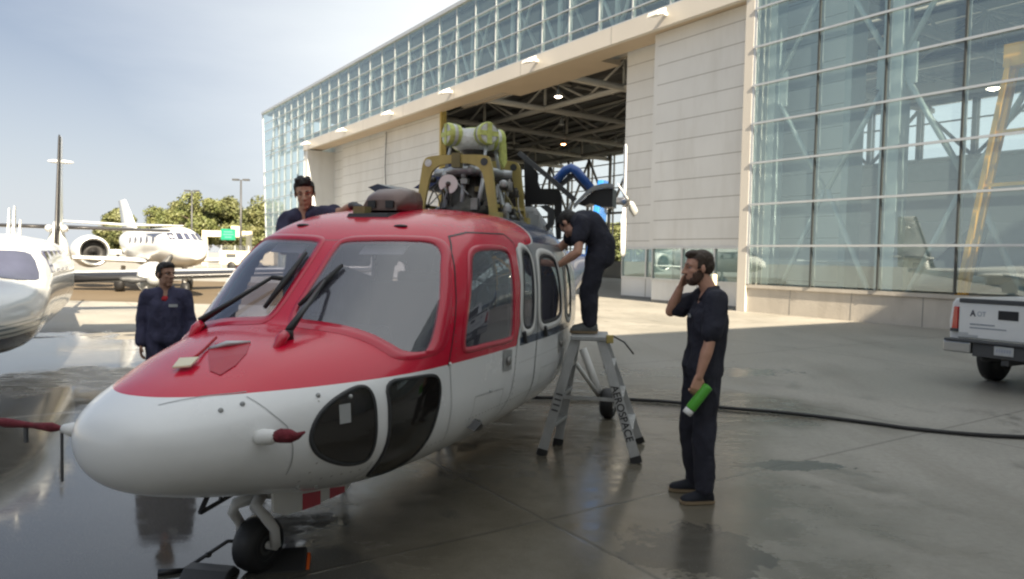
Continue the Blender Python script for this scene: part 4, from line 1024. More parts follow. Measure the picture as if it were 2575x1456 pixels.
for k in range(4):
    t_ = radians(-130 + 90 * k); dx = V(cos(t_), sin(t_), 0); c0 = V(3.14, 0, 2.885)
    m_ = MB(); m_.lathe([(.07, .08), (.075, .14), (.095, .175), (.104, .24), (.102, .285), (.085, .295)], c0, dx, 24); arm = m_.build('hub_arm', M['wrap'], hub)
    m_ = MB(); sx = dx.cross(Z); e0 = c0 + dx * .297
    for r_ in (sx * .108 + Z * .012, ) : pass
    m_.box(e0, dx * .003, sx * .095, Z * .022); m_.box(e0 + dx * .004, dx * .003, sx * .024, Z * .095)
    m_.lathe([(.1055, .25), (.1055, .282), (.097, .297)], c0, dx, 24, False); m_.lathe([(.097, .17), (.106, .215)], c0, dx, 24, False)
    m_.build('tape', M['tape'], arm)
m_ = MB(); m_.smooth = True; m_.lathe([(.1, 2.93), (.085, 2.965), (.03, 2.975)], (3.14, 0, 0), n=16); m_.build('hub_cap', M['tape'], hub)
m_ = MB(); m_.prism([V(3.16, -.27, 2.84), V(3.22, -.30, 2.84), V(3.22, -.31, 2.66), V(3.2, -.29, 2.60), V(3.17, -.26, 2.68)], V(.03, .03, 0)); m_.build('hanging_tape', M['tape'], hub)
m_ = MB(); m_.smooth = True; m_.tube([(3.1, -.03, 2.82), (3.0, -.15, 2.80), (3.05, -.22, 2.86)], .008, 6); m_.build('cable', M['blackp'], hub)

# firewall and opened engine covers
m_ = MB(); m_.bb((3.9, -.18, 2.1), (3.95, .55, 2.74)); m_.build('firewall', pmat('dark_brown_firewall', (.035, .026, .02), .7, var=.5, vs=4, dirt=(.09, .06, .04), dscale=5, damt=.7), heli)  # firewall in mottled dark brown
m_ = MB(); m_.hexa([(3.95, -.5, 2.0), (5.2, -.3, 1.9), (5.2, .3, 1.9), (3.95, .5, 2.0), (3.95, -.4, 2.3), (5.2, -.25, 2.1), (5.2, .25, 2.1), (3.95, .4, 2.3)]); m_.build('engine_housing', M['grey'], heli, .05)
m_ = MB(); m_.bb((3.6, -.42, 2.05), (4.0, .42, 2.2)); m_.build('engine_deck', M['grey'], heli)
def hplate(a, pts, th_, name, mat, parent=heli, hole=None):
    m_ = MB(); m_.prism([H(a, l, z) for l, z in pts], V(th_, 0, 0)); return m_.build(name, mat, parent)
def hbars(a, pts, w, name, mat, parent=heli, th_=.05, closed=False):
    m_ = MB(); m_.smooth = False
    for p, q in zip(pts[:-1], pts[1:]): m_.bar(H(a, *p), H(a, *q), th_, w, up=V(1, 0, 0))
    return m_.build(name, mat, parent)
cow = hbars(4.15, [(.13, 2.88), (.45, 2.63), (.76, 2.37)], .05, 'engine_cowling', M['dgrey'])
hplate(4.2, [(.17, 2.83), (.20, 2.20), (.26, 2.20), (.26, 2.33), (.55, 2.33), (.60, 2.42), (.56, 2.50), (.36, 2.50), (.33, 2.58), (.33, 2.67)], .03, 'cowling_panel', M['blackp'], cow)
hplate(4.2, [(.52, 2.34), (.60, 2.42), (.60, 1.96), (.55, 1.96)], .03, 'cowling_panel', M['blackp'], cow)
hplate(4.22, [(.42, 2.33), (.52, 2.28), (.51, 2.12), (.44, 2.05), (.42, 2.10), (.46, 2.16), (.45, 2.24), (.36, 2.31)], .05, 'cowling_panel', M['dgrey'], cow)
m_ = MB(); m_.smooth = True; pts = [H(4.6, .40, 2.60), H(4.6, .54, 2.745), H(4.6, .60, 2.765), H(4.6, .66, 2.735), H(4.6, .86, 2.51)]
m_.tube(pts, [.05, .052, .054, .052, .045], 10); bc = m_.build('engine_cowling', M['blue'], heli)
m_ = MB(); m_.prism([H(4.62, .46, 2.60), H(4.62, .58, 2.71), H(4.62, .64, 2.70), H(4.62, .80, 2.53), H(4.62, .77, 2.50), H(4.62, .62, 2.66), H(4.62, .50, 2.57)], V(.03, 0, 0)); m_.build('inner_rim', M['dgrey'], bc)
dc = [(.66, 2.355), (.72, 2.42), (.80, 2.50), (.88, 2.555), (.97, 2.58), (1.07, 2.58), (1.10, 2.565)]
m_ = MB(); A_ = [H(4.5, l, z) for l, z in dc]; B_ = [H(4.85, l - .07, z + .02) for l, z in dc]
A2 = [p - Z * .045 for p in A_]; B2 = [p - Z * .045 for p in B_]
for k in range(len(dc) - 1): m_.hexa([A2[k], A2[k + 1], B2[k + 1], B2[k], A_[k], A_[k + 1], B_[k + 1], B_[k]])
cc = m_.build('engine_cowling', M['grey'], heli)
hplate(4.56, [(.70, 2.36), (.80, 2.45), (.88, 2.51), (.98, 2.53), (1.08, 2.53), (1.08, 2.33), (.95, 2.33), (.84, 2.37), (.76, 2.34)], .25, 'inner_skin', M['blackp'], cc)
m_ = MB(); m_.smooth = True; m_.tube([H(4.4, .66, 2.37), H(4.4, .61, 2.24), H(4.4, .63, 2.05)], .012, 6); m_.build('prop_rod', M['lgrey'], heli)
# far side covers, blue
m_ = MB(); m_.prism([H(2.6, -.82, 2.37), H(2.6, -.72, 2.40), H(2.6, -.58, 2.36), H(2.6, -.55, 2.30), H(2.6, -.70, 2.305)], V(.5, 0, .02)); m_.build('engine_cowling', M['navy'], heli)
m_ = MB(); m_.prism([H(3.3, -.70, 2.43), H(3.3, -.27, 2.69), H(3.3, -.25, 2.62), H(3.3, -.55, 2.41)], V(.6, 0, .0)); m_.build('engine_cowling', pmat('deep_blue_paint', (.012, .025, .11), .3), heli)
# fin and tail rotor
m_ = MB(); fp = [(8.35, 1.78), (8.72, 2.2), (9.05, 2.72), (9.30, 3.15), (9.75, 3.18), (9.70, 2.75), (9.55, 2.2), (9.5, 1.7)]
rows_ = []
m_.prism([H(a, .055, z) for a, z in fp], V(0, .11, 0)); m_.build('tail_fin', M['blueb'], heli, .02)
tr0 = H(10.05, .30, 2.84)
m_ = MB(); m_.smooth = True; m_.lathe([(.06, -.32), (.07, -.05), (.10, 0), (.10, .06), (.05, .10)], tr0, (0, -1, 0), 16); trh = m_.build('tail_rotor', M['metal'], heli)
m_ = MB(); m_.prism([H(9.3, 0, 2.6), H(10.1, 0, 2.95), H(10.1, 0, 2.72), H(9.5, 0, 2.4)], V(0, .1, 0)); m_.build('tail_gearbox', M['lgrey'], trh)
for k in range(4):
    t_ = radians(92 + 90 * k - (12 if k % 2 else 0)); d_ = V(sin(t_ - pi / 2) if False else cos(t_), 0, sin(t_)); sd_ = V(-sin(t_), 0, cos(t_)); oy = -.07 if k % 2 else .0
    m_ = MB(); m_.smooth = True; rgs = []
    for r_, c_, tk in ((.08, .03, .03), (.2, .05, .03), (.35, .085, .022), (.7, .085, .018), (.98, .08, .012), (1.03, .04, .006)):
        ce = tr0 + d_ * r_ + V(0, oy, 0); tw = (sd_ * .85 + V(0, -.5, 0)).normalized(); nn = tw.cross(d_)
        rgs.append([ce + tw * (c_ * x) + nn * (tk * y) for x, y in ((-1, 0), (-.5, .8), (.3, 1), (1, .1), (.3, -1), (-.5, -.8))])
    m_.loft(rgs); m_.build('rotor_blade', M['white_m'], trh)
# red covers over the probes, with streamers
for s, lab in ((1, 'maroon fabric cover on the side probe nearest the camera'), (-1, 'long maroon cover with a dangling tag on the far probe at the left edge')):
    p = off(on_side(-.66, .93, s) if s > 0 else on_side(-.72, .885, s), -.02); d_ = V(.05, -s * 1.0, .12 if s > 0 else -.03).normalized(); p = p + d_ * (.105 if s > 0 else .16)
    m_ = MB(); m_.smooth = True
    if s > 0:
        m_.tube([p, p + d_ * .025 + V(0, 0, .004), p + d_ * .075, p + d_ * .11, p + d_ * .125 + V(.03, 0, .01)], [.026, .032, .030, .016, .005], 10)
    else:
        m_.tube([p, p + d_ * .04, p + d_ * .1, p + d_ * .22, p + d_ * .3, p + d_ * .42, p + d_ * .6], [.010, .011, .024, .014, .017, .024, .012], 10)
    W_ = Matrix.Translation(HO) @ Matrix.Rotation(radians(72), 4, 'Z')
    o = m_.build('probe_cover', M['maroon'], M=W_); tag(o, lab, 'cover', 'probe covers')
    if s < 0:
        q = p + d_ * .28; m_ = MB(); m_.bar(q, q - Z * .09, .02, .012); m_.build('toggle', M['dgrey'], o, M=W_)
        m_ = MB(); m_.bar(p + d_ * .03, p + d_ * .03 - Z * .26, .012, .008); m_.build('strap', M['dgrey'], o, M=W_)
# ------------------------------------------------------------------ people
def remesh(mb, name, mat, parent, vox, smooth=4, wrinkle=0.0, seed=0, wscale=9.0):
    me = bpy.data.meshes.new(name); me.from_pydata(mb.v, [], mb.f)
    bm = bmesh.new(); bm.from_mesh(me); bmesh.ops.recalc_face_normals(bm, faces=bm.faces); bm.to_mesh(me); bm.free()
    o = bpy.data.objects.new(name, me); COL.objects.link(o)
    r = o.modifiers.new('r', 'REMESH'); r.mode = 'VOXEL'; r.voxel_size = vox; r.use_smooth_shade = True
    s_ = o.modifiers.new('s', 'SMOOTH'); s_.factor = .5; s_.iterations = smooth
    dg = bpy.context.evaluated_depsgraph_get(); dg.update(); ev = o.evaluated_get(dg)
    m2 = bpy.data.meshes.new_from_object(ev); o.modifiers.clear(); o.data = m2; bpy.data.meshes.remove(me); m2.name = name
    if wrinkle:
        n = len(m2.vertices); co = np.empty(n * 3); m2.vertices.foreach_get('co', co); no = np.empty(n * 3); m2.vertices.foreach_get('normal', no); co = co.reshape(-1, 3); no = no.reshape(-1, 3)
        for i in range(n):
            p = co[i]; q = Vector((p[0] * wscale + seed, p[1] * wscale, p[2] * wscale * .55))
            f_ = noise.noise(q) + .5 * noise.noise(q * 2.1)
            co[i] = p + no[i] * wrinkle * (1 - 2.2 * abs(f_))
        m2.vertices.foreach_set('co', co.ravel())
    m2.materials.clear(); m2.materials.append(mat)
    m2.polygons.foreach_set('use_smooth', [True] * len(m2.polygons)); m2.update()
    o.parent = parent
    return o
def cap(mb, p, q, r0, r1, n=12):
    p, q = Vector(p), Vector(q); mb.tube([p, q], [r0, r1], n); mb.ell(p, r0, r0, r0, 12, 8); mb.ell(q, r1, r1, r1, 12, 8)
def chain(mb, pts, rs):
    for i in range(len(pts) - 1): cap(mb, pts[i], pts[i + 1], rs[i], rs[i + 1])
def hand(mb, wrist, direc, palm, curl=.5, side=1, thumb_in=1.0):
    """palm with four unequal bent fingers and a thumb; direc runs wrist to knuckles, palm is the way the palm faces"""
    w = Vector(wrist); d = Vector(direc).normalized(); pn = Vector(palm); pn = (pn - d * pn.dot(d)).normalized(); x = d.cross(pn) * side   # x: towards the thumb
    for k in (-.03, -.01, .01, .028):
        cap(mb, w + x * k * .7 + d * .01, w + d * .088 + x * k, .014, .0125)
    for k, (off_, ln_) in enumerate(((.031, .072), (.011, .080), (-.010, .075), (-.030, .058))):
        p = w + d * .09 + x * off_; a = curl * (.75 + .12 * k); dirs = []
        for j in range(3):
            ang = a * (.6 + .8 * j); dirs.append(d * cos(ang) + pn * sin(ang))
        q1 = p + dirs[0] * ln_ * .45; q2 = q1 + dirs[1] * ln_ * .32; q3 = q2 + dirs[2] * ln_ * .25
        chain(mb, [p, q1, q2, q3], [.0098, .0092, .0085, .0072])
    t0 = w + d * .03 + x * .03; t1 = t0 + (d * .6 + x * .7 + pn * .35 * thumb_in).normalized() * .042; t2 = t1 + (d * .85 + x * .15 + pn * .5 * thumb_in).normalized() * .034
    chain(mb, [w + d * .015 + x * .02, t0, t1, t2], [.014, .0145, .011, .009])
def head_parts(body, hair, c, Rm, beard=None, hair_style='short', ears=True, k=1.0):
    def T(x, y, z): return Vector(c) + Rm @ (V(x, y, z) * k)
    def E_(mb, p, rx, ry, rz, nu=16, nv=11): mb.ell(T(*p), rx * k, ry * k, rz * k, nu, nv, M=Rm)
    E_(body, (-.012, 0, .04), .098, .076, .088); E_(body, (.028, 0, -.035), .062, .060, .085); E_(body, (.022, 0, -.075), .055, .050, .045)
    E_(body, (.062, 0, -.098), .026, .030, .024)
    for s in (-1, 1):
        cap(body, T(.084, .010 * s, .034), T(.066, .045 * s, .033), .012 * k, .012 * k)          # brow
        E_(body, (.054, .037 * s, -.014), .026, .022, .022)                                       # cheek
        if ears: E_(body, (-.012, .079 * s, -.004), .018, .009, .032); 
        E_(body, (.030, .040 * s, -.065), .038, .016, .026)
    chain(body, [T(.088, 0, .026), T(.100, 0, .004), T(.114, 0, -.020)], [.011 * k, .012 * k, .014 * k])
    for s in (-1, 1): E_(body, (.098, .013 * s, -.023), .012, .009, .009, 10, 7)
    chain(body, [T(.080, -.020, -.053), T(.093, 0, -.050), T(.080, .020, -.053)], [.007 * k, .0085 * k, .007 * k])
    chain(body, [T(.079, -.017, -.066), T(.091, 0, -.066), T(.079, .017, -.066)], [.007 * k, .0095 * k, .007 * k])
    # hair
    E_(hair, (-.022, 0, .056), .097, .079, .078); E_(hair, (-.050, 0, .015), .070, .078, .075); E_(hair, (.030, 0, .105), .055, .062, .032)
    for s in (-1, 1): E_(hair, (-.005, .062 * s, .055), .06, .022, .05); E_(hair, (.012, .072 * s, .018), .022, .010, .035)
    if hair_style == 'spiky':
        for i in range(14):
            a_ = random.uniform(-.9, .9); b_ = random.uniform(-.05, .08); E_(hair, (b_ - .02, .058 * a_, .118 + .012 * cos(a_)), .020, .018, .020, 8, 6)
    elif hair_style == 'quiff':
        for i in range(9):
            a_ = random.uniform(-.8, .8); E_(hair, (.040 + .012 * random.random(), .052 * a_, .110), .026, .02, .018, 8, 6)
    else:
        for i in range(8):
            a_ = random.uniform(-.9, .9); E_(hair, (.05, .055 * a_, .098), .03, .02, .018, 8, 6)
def person(name, label, loc, rz, J, skin, hairm, cloth, vox=.0062, long_sleeve=True, beard=False, hstyle='short', fat=1.0, hands=None, shoes='shoe', tee=None, wr=.013, seed=1, open_collar=True, head_R=None, sleeve=.75):
    """J: joints in the person's own axes (x ahead, y left, z up)"""
    root = None
    b = MB(); b.smooth = True; h = MB(); h.smooth = True; c = MB(); c.smooth = True
    G = {k: Vector(v) for k, v in J.items()}
    Rm = head_R if head_R is not None else Matrix.Identity(3)
    hc = G['head']; head_parts(b, h, hc, Rm, hair_style=hstyle)
    # body under the clothes
    chain(b, [hc + Rm @ V(-.022, 0, -.06), G['neck']], [.054, .060])
    chain(b, [G['neck'], G['chest'], G['waist'], G['hips']], [.062, .11, .105, .11])
    for s in 'LR':
        chain(b, [G['neck'].lerp(G['sh' + s], .5), G['sh' + s], G['el' + s], G['el' + s].lerp(G['wr' + s], .3), G['wr' + s]], [.06, .052, .040, .043, .027])
        chain(b, [G['hip' + s], G['kn' + s], G['kn' + s].lerp(G['an' + s], .3), G['an' + s]], [.085, .055, .056, .036])
        hd = hands[s]; hand(b, G['wr' + s], hd[0], hd[1], hd[2], side=hd[3] if len(hd) > 3 else 1)
    body = remesh(b, 'person', M[skin], None, vox, 2)
    tag(body, label, 'person', 'mechanics in navy coveralls')
    body.location = loc; body.rotation_euler = (0, 0, rz)
    hr = remesh(h, 'hair', M[hairm], body, .007, 2, .004, seed, 40)
    # cut the hair away from the face
    mh = hr.data; bm = bmesh.new(); bm.from_mesh(mh); Ri = Rm.transposed(); dl_ = []
    for v in bm.verts:
        q = Ri @ (v.co - hc)
        if (q.x > .030 and q.z < .070) or (q.x > -.004 and q.z < -.005) or (q.x > -.03 and q.z < -.035) or q.z < -.068: dl_.append(v)
    bmesh.ops.delete(bm, geom=dl_, context='VERTS'); bm.to_mesh(mh); bm.free()
    for s in (-1, 1):
        e_ = MB(); e_.smooth = True; e_.ell(hc + Rm @ V(.0665, .031 * s, .013),   .0125, .0125, .0065, 12, 8); e_.mi = 1; e_.ell(hc + Rm @ V(.0735, .031 * s, .013), .0062, .0062, .0062, 10, 7); e_.build('eye', [M['eyew'], M['eye']], body)
        e_ = MB(); e_.smooth = True; e_.tube([hc + Rm @ V(.093, .014 * s, .037), hc + Rm @ V(.087, .03 * s, .042), hc + Rm @ V(.071, .048 * s, .037)], [.003, .004, .002], 6); e_.build('eyebrow', M[hairm], body)
    if beard:
        e_ = MB(); e_.smooth = True
        for p, r in (((.020, .052, -.05), (.045, .009, .042)), ((.020, -.052, -.05), (.045, .009, .042)), ((.048, 0, -.094), (.043, .044, .032)), ((.036, .032, -.078), (.044, .024, .030)), ((.036, -.032, -.078), (.044, .024, .030)), ((.094, 0, -.040), (.006, .022, .005)), ((.088, 0, -.082), (.010, .022, .012))):
            e_.ell(hc + Rm @ V(*p), *r, 14, 9, M=Rm)
        remesh(e_, 'beard', M['beard'], body, .006, 2, .002, 3, 40)
    # coverall
    f = fat
    nk = G['neck']
    for p, q, r0, r1 in ((G['chest'] + (nk - G['chest']).normalized() * .075, G['chest'], .115, .148), (G['chest'], G['waist'], .148, .138), (G['waist'], G['hips'], .138, .150)):
        for dy in (-.055, .055):
            side_ = (G['shL'] - G['shR']).normalized(); cap(c, p + side_ * dy, q + side_ * dy, r0 * f * .92, r1 * f * .92, 14)
    chain(c, [G['shL'].lerp(nk, .62) - V(0, 0, .02), G['shL']], [.078, .076]); chain(c, [G['shR'].lerp(nk, .62) - V(0, 0, .02), G['shR']], [.078, .076])
    for s in 'LR':
        el, wr_, sh = G['el' + s], G['wr' + s], G['sh' + s]
        if long_sleeve: chain(c, [sh, el, el.lerp(wr_, .5), el.lerp(wr_, .93)], [.078, .064, .060, .050])
        else: chain(c, [sh, sh.lerp(el, sleeve)], [.078, .074])
        hp_, kn, an = G['hip' + s], G['kn' + s], G['an' + s]
        chain(c, [hp_, kn, kn.lerp(an, .55), an + V(0, 0, .03)], [.112 * f, .088 * f, .080 * f, .068 * f])
    cov = remesh(c, 'coverall', M[cloth], body, .011, 4, wr, seed, 7)
    # open the cuffs and neck: trim cloth beyond the wrists
    side_ = (G['shL'] - G['shR']).normalized(); fw = side_.cross(Z).normalized()
    k_ = MB(); k_.smooth = True
    for s in (-1, 1): k_.hexa([nk + side_ * (.02 * s) + fw * .085 - Z * .08, nk + side_ * (.085 * s) + fw * .05 - Z * .03, nk + side_ * (.085 * s) - fw * .05 + Z * .01, nk + side_ * (.05 * s) - fw * .06 + Z * .0, nk + side_ * (.03 * s) + fw * .10 - Z * .06, nk + side_ * (.078 * s) + fw * .05 + Z * .035, nk + side_ * (.07 * s) - fw * .045 + Z * .05, nk + side_ * (.0) - fw * .065 + Z * .05])
    k_.build('collar', M[cloth], body, .008)
    if tee:
        t_ = MB(); t_.smooth = True; t_.ell(nk + fw * .058 - Z * .088, .045, .06, .040, 12, 8, M=Matrix((fw, side_, Z)).transposed()); t_.build('undershirt', M[tee], body)
    for s in 'LR':
        an, dr = G['an' + s], G.get('toe' + s, V(1, 0, 0)); dr = dr.normalized()
        sd_ = Z.cross(dr); gz = an.z - .08
        q = V(an.x, an.y, gz)
        sh_ = MB(); sh_.smooth = True
        rg = []
        for t, wd, hh in ((-.075, .022, .05), (-.06, .036, .085), (0, .040, .10), (.06, .042, .078), (.12, .047, .058), (.17, .042, .045), (.195, .022, .03)):
            o_ = q + dr * (t * .9); rg.append([o_ + sd_ * wd + Z * .012, o_ + sd_ * wd * .95 + Z * (.012 + hh * .5), o_ + sd_ * wd * .5 + Z * (.012 + hh * .95), o_ - sd_ * wd * .5 + Z * (.012 + hh * .95), o_ - sd_ * wd * .95 + Z * (.012 + hh * .5), o_ - sd_ * wd + Z * .012])
        sh_.loft(rg); so = sh_.build('shoe', M[shoes], body)
        s2 = MB(); s2.smooth = True; s2.loft([[q + dr * (t * .9) + sd_ * wd + Z * zz for wd, zz in ((w_, 0.0), (w_, .022), (-w_, .022), (-w_, 0.0))] for t, w_ in ((-.08, .024), (-.06, .040), (0, .043), (.08, .047), (.13, .050), (.175, .044), (.2, .024))], smooth=False); s2.build('sole', M['sole'], so)
    return body
def rotm(yaw=0, pitch=0, roll=0):   # head: yaw to the left, pitch down, roll
    return (Matrix.Rotation(yaw, 3, 'Z') @ Matrix.Rotation(pitch, 3, 'Y') @ Matrix.Rotation(roll, 3, 'X'))
random.seed(5)
# the man with the bottle: stands sideways, facing left, hand raised to his chin
J = dict(head=(.07, 0, 1.705), neck=(-.02, 0, 1.535), chest=(-.01, 0, 1.33), waist=(.0, 0, 1.10), hips=(.015, 0, .98),
         shL=(-.02, .19, 1.475), shR=(.01, -.19, 1.475), elL=(.04, .25, 1.18), wrL=(.10, .24, .945), elR=(.22, -.20, 1.37), wrR=(.175, -.10, 1.555),
         hipL=(.01, .09, .95), hipR=(.02, -.09, .95), knL=(.02, .10, .51), knR=(.06, -.10, .51), anL=(.0, .11, .085), anR=(.02, -.15, .085), toeL=(1, .12, 0), toeR=(1, -.1, 0))
p1 = person('person', 'bearded man in navy coveralls standing by the ladder, green bottle in his lowered hand', (1.43, 5.33, 0), pi, J, 'skin_a', 'hair_b', 'cov_d', long_sleeve=False, beard=True, hstyle='quiff', seed=1,
            hands={'L': ((.25, 0, -1), (.1, -1, 0), .9, 1), 'R': ((-.35, .25, 1), (-.6, .5, -.2), .55, 1)}, head_R=rotm(.05, .12, 0), fat=.92, wr=.013)
m_ = MB(); m_.box(Vector((.135, .045, 1.36)), .003, .03, .012); m_.build('name_patch', M['lgrey'], p1)
# the man behind the nose: faces the camera, head turned to his left
J = dict(head=(.02, .0, 1.50), neck=(-.01, 0, 1.335), chest=(0, 0, 1.15), waist=(0, 0, .95), hips=(0, 0, .86),
         shL=(0, .17, 1.275), shR=(0, -.17, 1.275), elL=(-.02, .225, 1.01), wrL=(.05, .23, .78), elR=(-.02, -.225, 1.01), wrR=(.05, -.23, .78),
         hipL=(0, .09, .84), hipR=(0, -.09, .84), knL=(.01, .10, .45), knR=(.01, -.10, .45), anL=(-.02, .12, .085), anR=(-.02, -.12, .085))
p2 = person('person', 'man in long sleeved navy coveralls with a red undershirt behind the helicopter nose, looking sideways', (-3.63, 7.63, 0), radians(-72), J, 'skin_c', 'hair', 'cov', hstyle='short', seed=4, tee='cloth_red',
            hands={'L': ((.2, 0, -1), (0, -1, 0), .5, -1), 'R': ((.2, 0, -1), (0, 1, 0), .5, 1)}, head_R=rotm(.75, .05, 0), fat=.97, wr=.012)
m_ = MB(); m_.box(Vector((.148, .085, 1.185)), .004, .042, .014); m_.build('name_patch', M['lgrey'], p2)
# the man on the far side, wiping the roof (local z = height over his stand)
J = dict(head=(.10, .0, 1.60), neck=(.05, 0, 1.455), chest=(.02, 0, 1.27), waist=(-.02, 0, 1.06), hips=(-.03, 0, .95),
         shL=(.08, .165, 1.425), shR=(.03, -.145, 1.37), elL=(.22, .33, 1.455), wrL=(.44, .40, 1.50), elR=(.14, -.17, 1.12), wrR=(.30, -.05, 1.16),
         hipL=(-.03, .09, .92), hipR=(-.03, -.09, .92), knL=(0, .10, .5), knR=(0, -.10, .5), anL=(-.03, .11, .085), anR=(-.03, -.11, .085))
p3 = person('person', 'dark haired man in short sleeves reaching over the helicopter roof from the far side', (-1.79, 6.28, .655), radians(-78), J, 'skin_b', 'hair', 'cov', long_sleeve=False, sleeve=.45, hstyle='spiky', seed=9, fat=.78,
            hands={'L': ((1, .1, -.1), (0, 0, -1), .35, 1), 'R': ((1, .2, 0), (0, 0, -1), .4, -1)}, head_R=rotm(.02, .30, .10))
# the man bent over on the ladder, head in the engine bay
J = dict(head=(.215, .04, 1.00), neck=(.15, 0, 1.055), chest=(.03, 0, 1.0), waist=(-.08, 0, .83), hips=(-.07, 0, .70),
         shL=(.09, .165, 1.005), shR=(.11, -.165, 1.005), elL=(.10, .26, .74), wrL=(.28, .20, .62), elR=(.34, -.16, .78), wrR=(.50, -.06, .72),
         hipL=(-.04, .09, .66), hipR=(-.02, -.09, .66), knL=(.02, .10, .38), knR=(.04, -.10, .38), anL=(.0, .10, .085), anR=(.02, -.09, .085), toeL=(1, .2, 0), toeR=(1, -.1, 0))
p4 = person('person', 'man in black coveralls bent over on the ladder with his head in the engine bay', (.74, 6.72, 1.075), pi - .25, J, 'skin_a', 'hair', 'cov_d', long_sleeve=False, sleeve=.55, hstyle='short', seed=14, shoes='shoe_g',
            hands={'L': ((1, -.2, -.3), (0, -.3, -1), .6, 1), 'R': ((1, .2, 0), (0, 0, -1), .6, -1)}, head_R=rotm(-.55, 1.15, 0), fat=.88)
# work stand under the far man
t = empty('work_stand', (-1.80, 6.28, 0), radians(-78), 'grey steel work stand under the man on the far side of the helicopter', 'stand')
m_ = MB(); m_.bb((-.3, -.4, .605), (.3, .4, .655)); m_.build('platform', M['grey'], t)
for x in (-.26, .26):
    for y in (-.36, .36): m_ = MB(); m_.bb((x - .02, y - .02, 0), (x + .02, y + .02, .605)); m_.build('leg', M['grey'], t)
# cloth in the far man's hand
m_ = MB(); m_.smooth = True; m_.ell((-1.26, 5.77, 2.135), .05, .04, .03); m_.ell((-1.22, 5.74, 2.125), .035, .045, .022)
o = remesh(m_, 'wiping_cloth', M['dgrey'], None, .008, 2, .006, 2, 20); tag(o, 'dark wiping cloth under the hand on the helicopter roof', 'cloth')
# green bottle held by the standing man
m_ = MB(); m_.smooth = True
bo = V(1.335, 5.085, .80); bd = V(.58, .0, .8).normalized()
m_.lathe([(.01, -.11), (.033, -.105), (.037, -.095), (.037, .085), (.035, .098), (.01, .105)], bo, bd, 20); bt = m_.build('bottle', M['green']); tag(bt, 'bright green plastic bottle with a white cap held at the man\'s side', 'bottle')
m_ = MB(); m_.smooth = True; m_.lathe([(.03, -.15), (.034, -.145), (.034, -.108)], bo, bd, 18); m_.build('cap', M['white_m'], bt)

# ------------------------------------------------------------------ double stepladder
lad = empty('stepladder', (.72, 6.6, 0), 0, 'worn white double sided stepladder lettered along its rail beside the helicopter', 'ladder')
def lp(x, y, z): return V(x - .72, y - 6.6, z)
M['lad'] = pmat('worn_ladder_paint', (.42, .43, .43), .5, .2, var=.12, vs=8, dirt=(.12, .11, .09), dscale=6, damt=.6)
topL_n, topL_f, topR_n, topR_f = V(.58, 6.48, 1.05), V(.62, 6.84, 1.05), V(.80, 6.44, 1.05), V(.86, 6.86, 1.05)
rails = []
for nm, (tp, ft) in {'a': (topL_n, V(.29, 6.42, 0)), 'b': (topL_f, V(.46, 6.80, 0)), 'c': (topR_n, V(1.11, 6.22, 0)), 'd': (topR_f, V(1.26, 6.92, 0))}.items():
    m_ = MB(); m_.bar(lp(*ft.lerp(tp, .03)), lp(*tp), .085, .032, up=V(0, 1, 0)); r_ = m_.build('rail', M['lad'], lad, .004)
    m_ = MB(); d_ = (tp - ft).normalized(); m_.bar(lp(*ft), lp(*(ft + d_ * .06)), .095, .045, up=V(0, 1, 0)); m_.build('foot', M['black'], r_); rails.append((ft, tp, r_))
for (fa, ta, _), (fb, tb, _) in ((rails[0], rails[1]), (rails[2], rails[3])):
    for k in (.26, .52, .77):
        m_ = MB(); p, q = fa.lerp(ta, k), fb.lerp(tb, k); m_.bar(lp(*p), lp(*q), .10, .03); m_.build('step', M['lad'], lad, .004)
m_ = MB(); m_.hexa([lp(.53, 6.44, 1.03), lp(.86, 6.40, 1.03), lp(.92, 6.9, 1.03), lp(.57, 6.88, 1.03), lp(.53, 6.44, 1.072), lp(.86, 6.40, 1.072), lp(.92, 6.9, 1.072), lp(.57, 6.88, 1.072)]); m_.build('top_platform', M['lad'], lad, .008)
m_ = MB(); m_.bar(lp(*rails[0][0].lerp(rails[0][1], .5)), lp(*rails[2][0].lerp(rails[2][1], .5)), .03, .012, up=V(0, 1, 0)); m_.build('spreader', M['lad'], lad)
m_ = MB(); m_.bb(lp(.84, 6.36, 1.02), lp(.90, 6.42, 1.09)); m_.build('hinge', M['brass'], lad, .006)
m_ = MB(); m_.smooth = True; m_.tube([lp(.9, 6.45, 1.08), lp(1.0, 6.4, 1.03), lp(1.08, 6.36, .93)], .008, 6); m_.build('strap', M['blackp'], lad)
def text(s_, size, mat, parent, origin, xd, yd, name='lettering', ext=.001, bold=0.0):
    cu = bpy.data.curves.new(name, 'FONT'); cu.body = s_; cu.size = size; cu.extrude = ext; cu.offset = bold
    tmp = bpy.data.objects.new(name, cu); COL.objects.link(tmp)
    dg = bpy.context.evaluated_depsgraph_get(); dg.update(); me = bpy.data.meshes.new_from_object(tmp.evaluated_get(dg)); bpy.data.objects.remove(tmp); bpy.data.curves.remove(cu)
    xd, yd = Vector(xd).normalized(), Vector(yd).normalized(); zd = xd.cross(yd).normalized(); yd = zd.cross(xd)
    me.transform(Matrix(((xd.x, yd.x, zd.x, origin[0]), (xd.y, yd.y, zd.y, origin[1]), (xd.z, yd.z, zd.z, origin[2]), (0, 0, 0, 1))))
    me.name = name; me.materials.clear(); me.materials.append(mat); o = bpy.data.objects.new(name, me); COL.objects.link(o); o.parent = parent; return o
ft, tp, r_ = rails[2]; dn = (ft - tp).normalized(); yv = V(0, 1, 0); wv = dn.cross(V(0, 1, 0)).normalized()
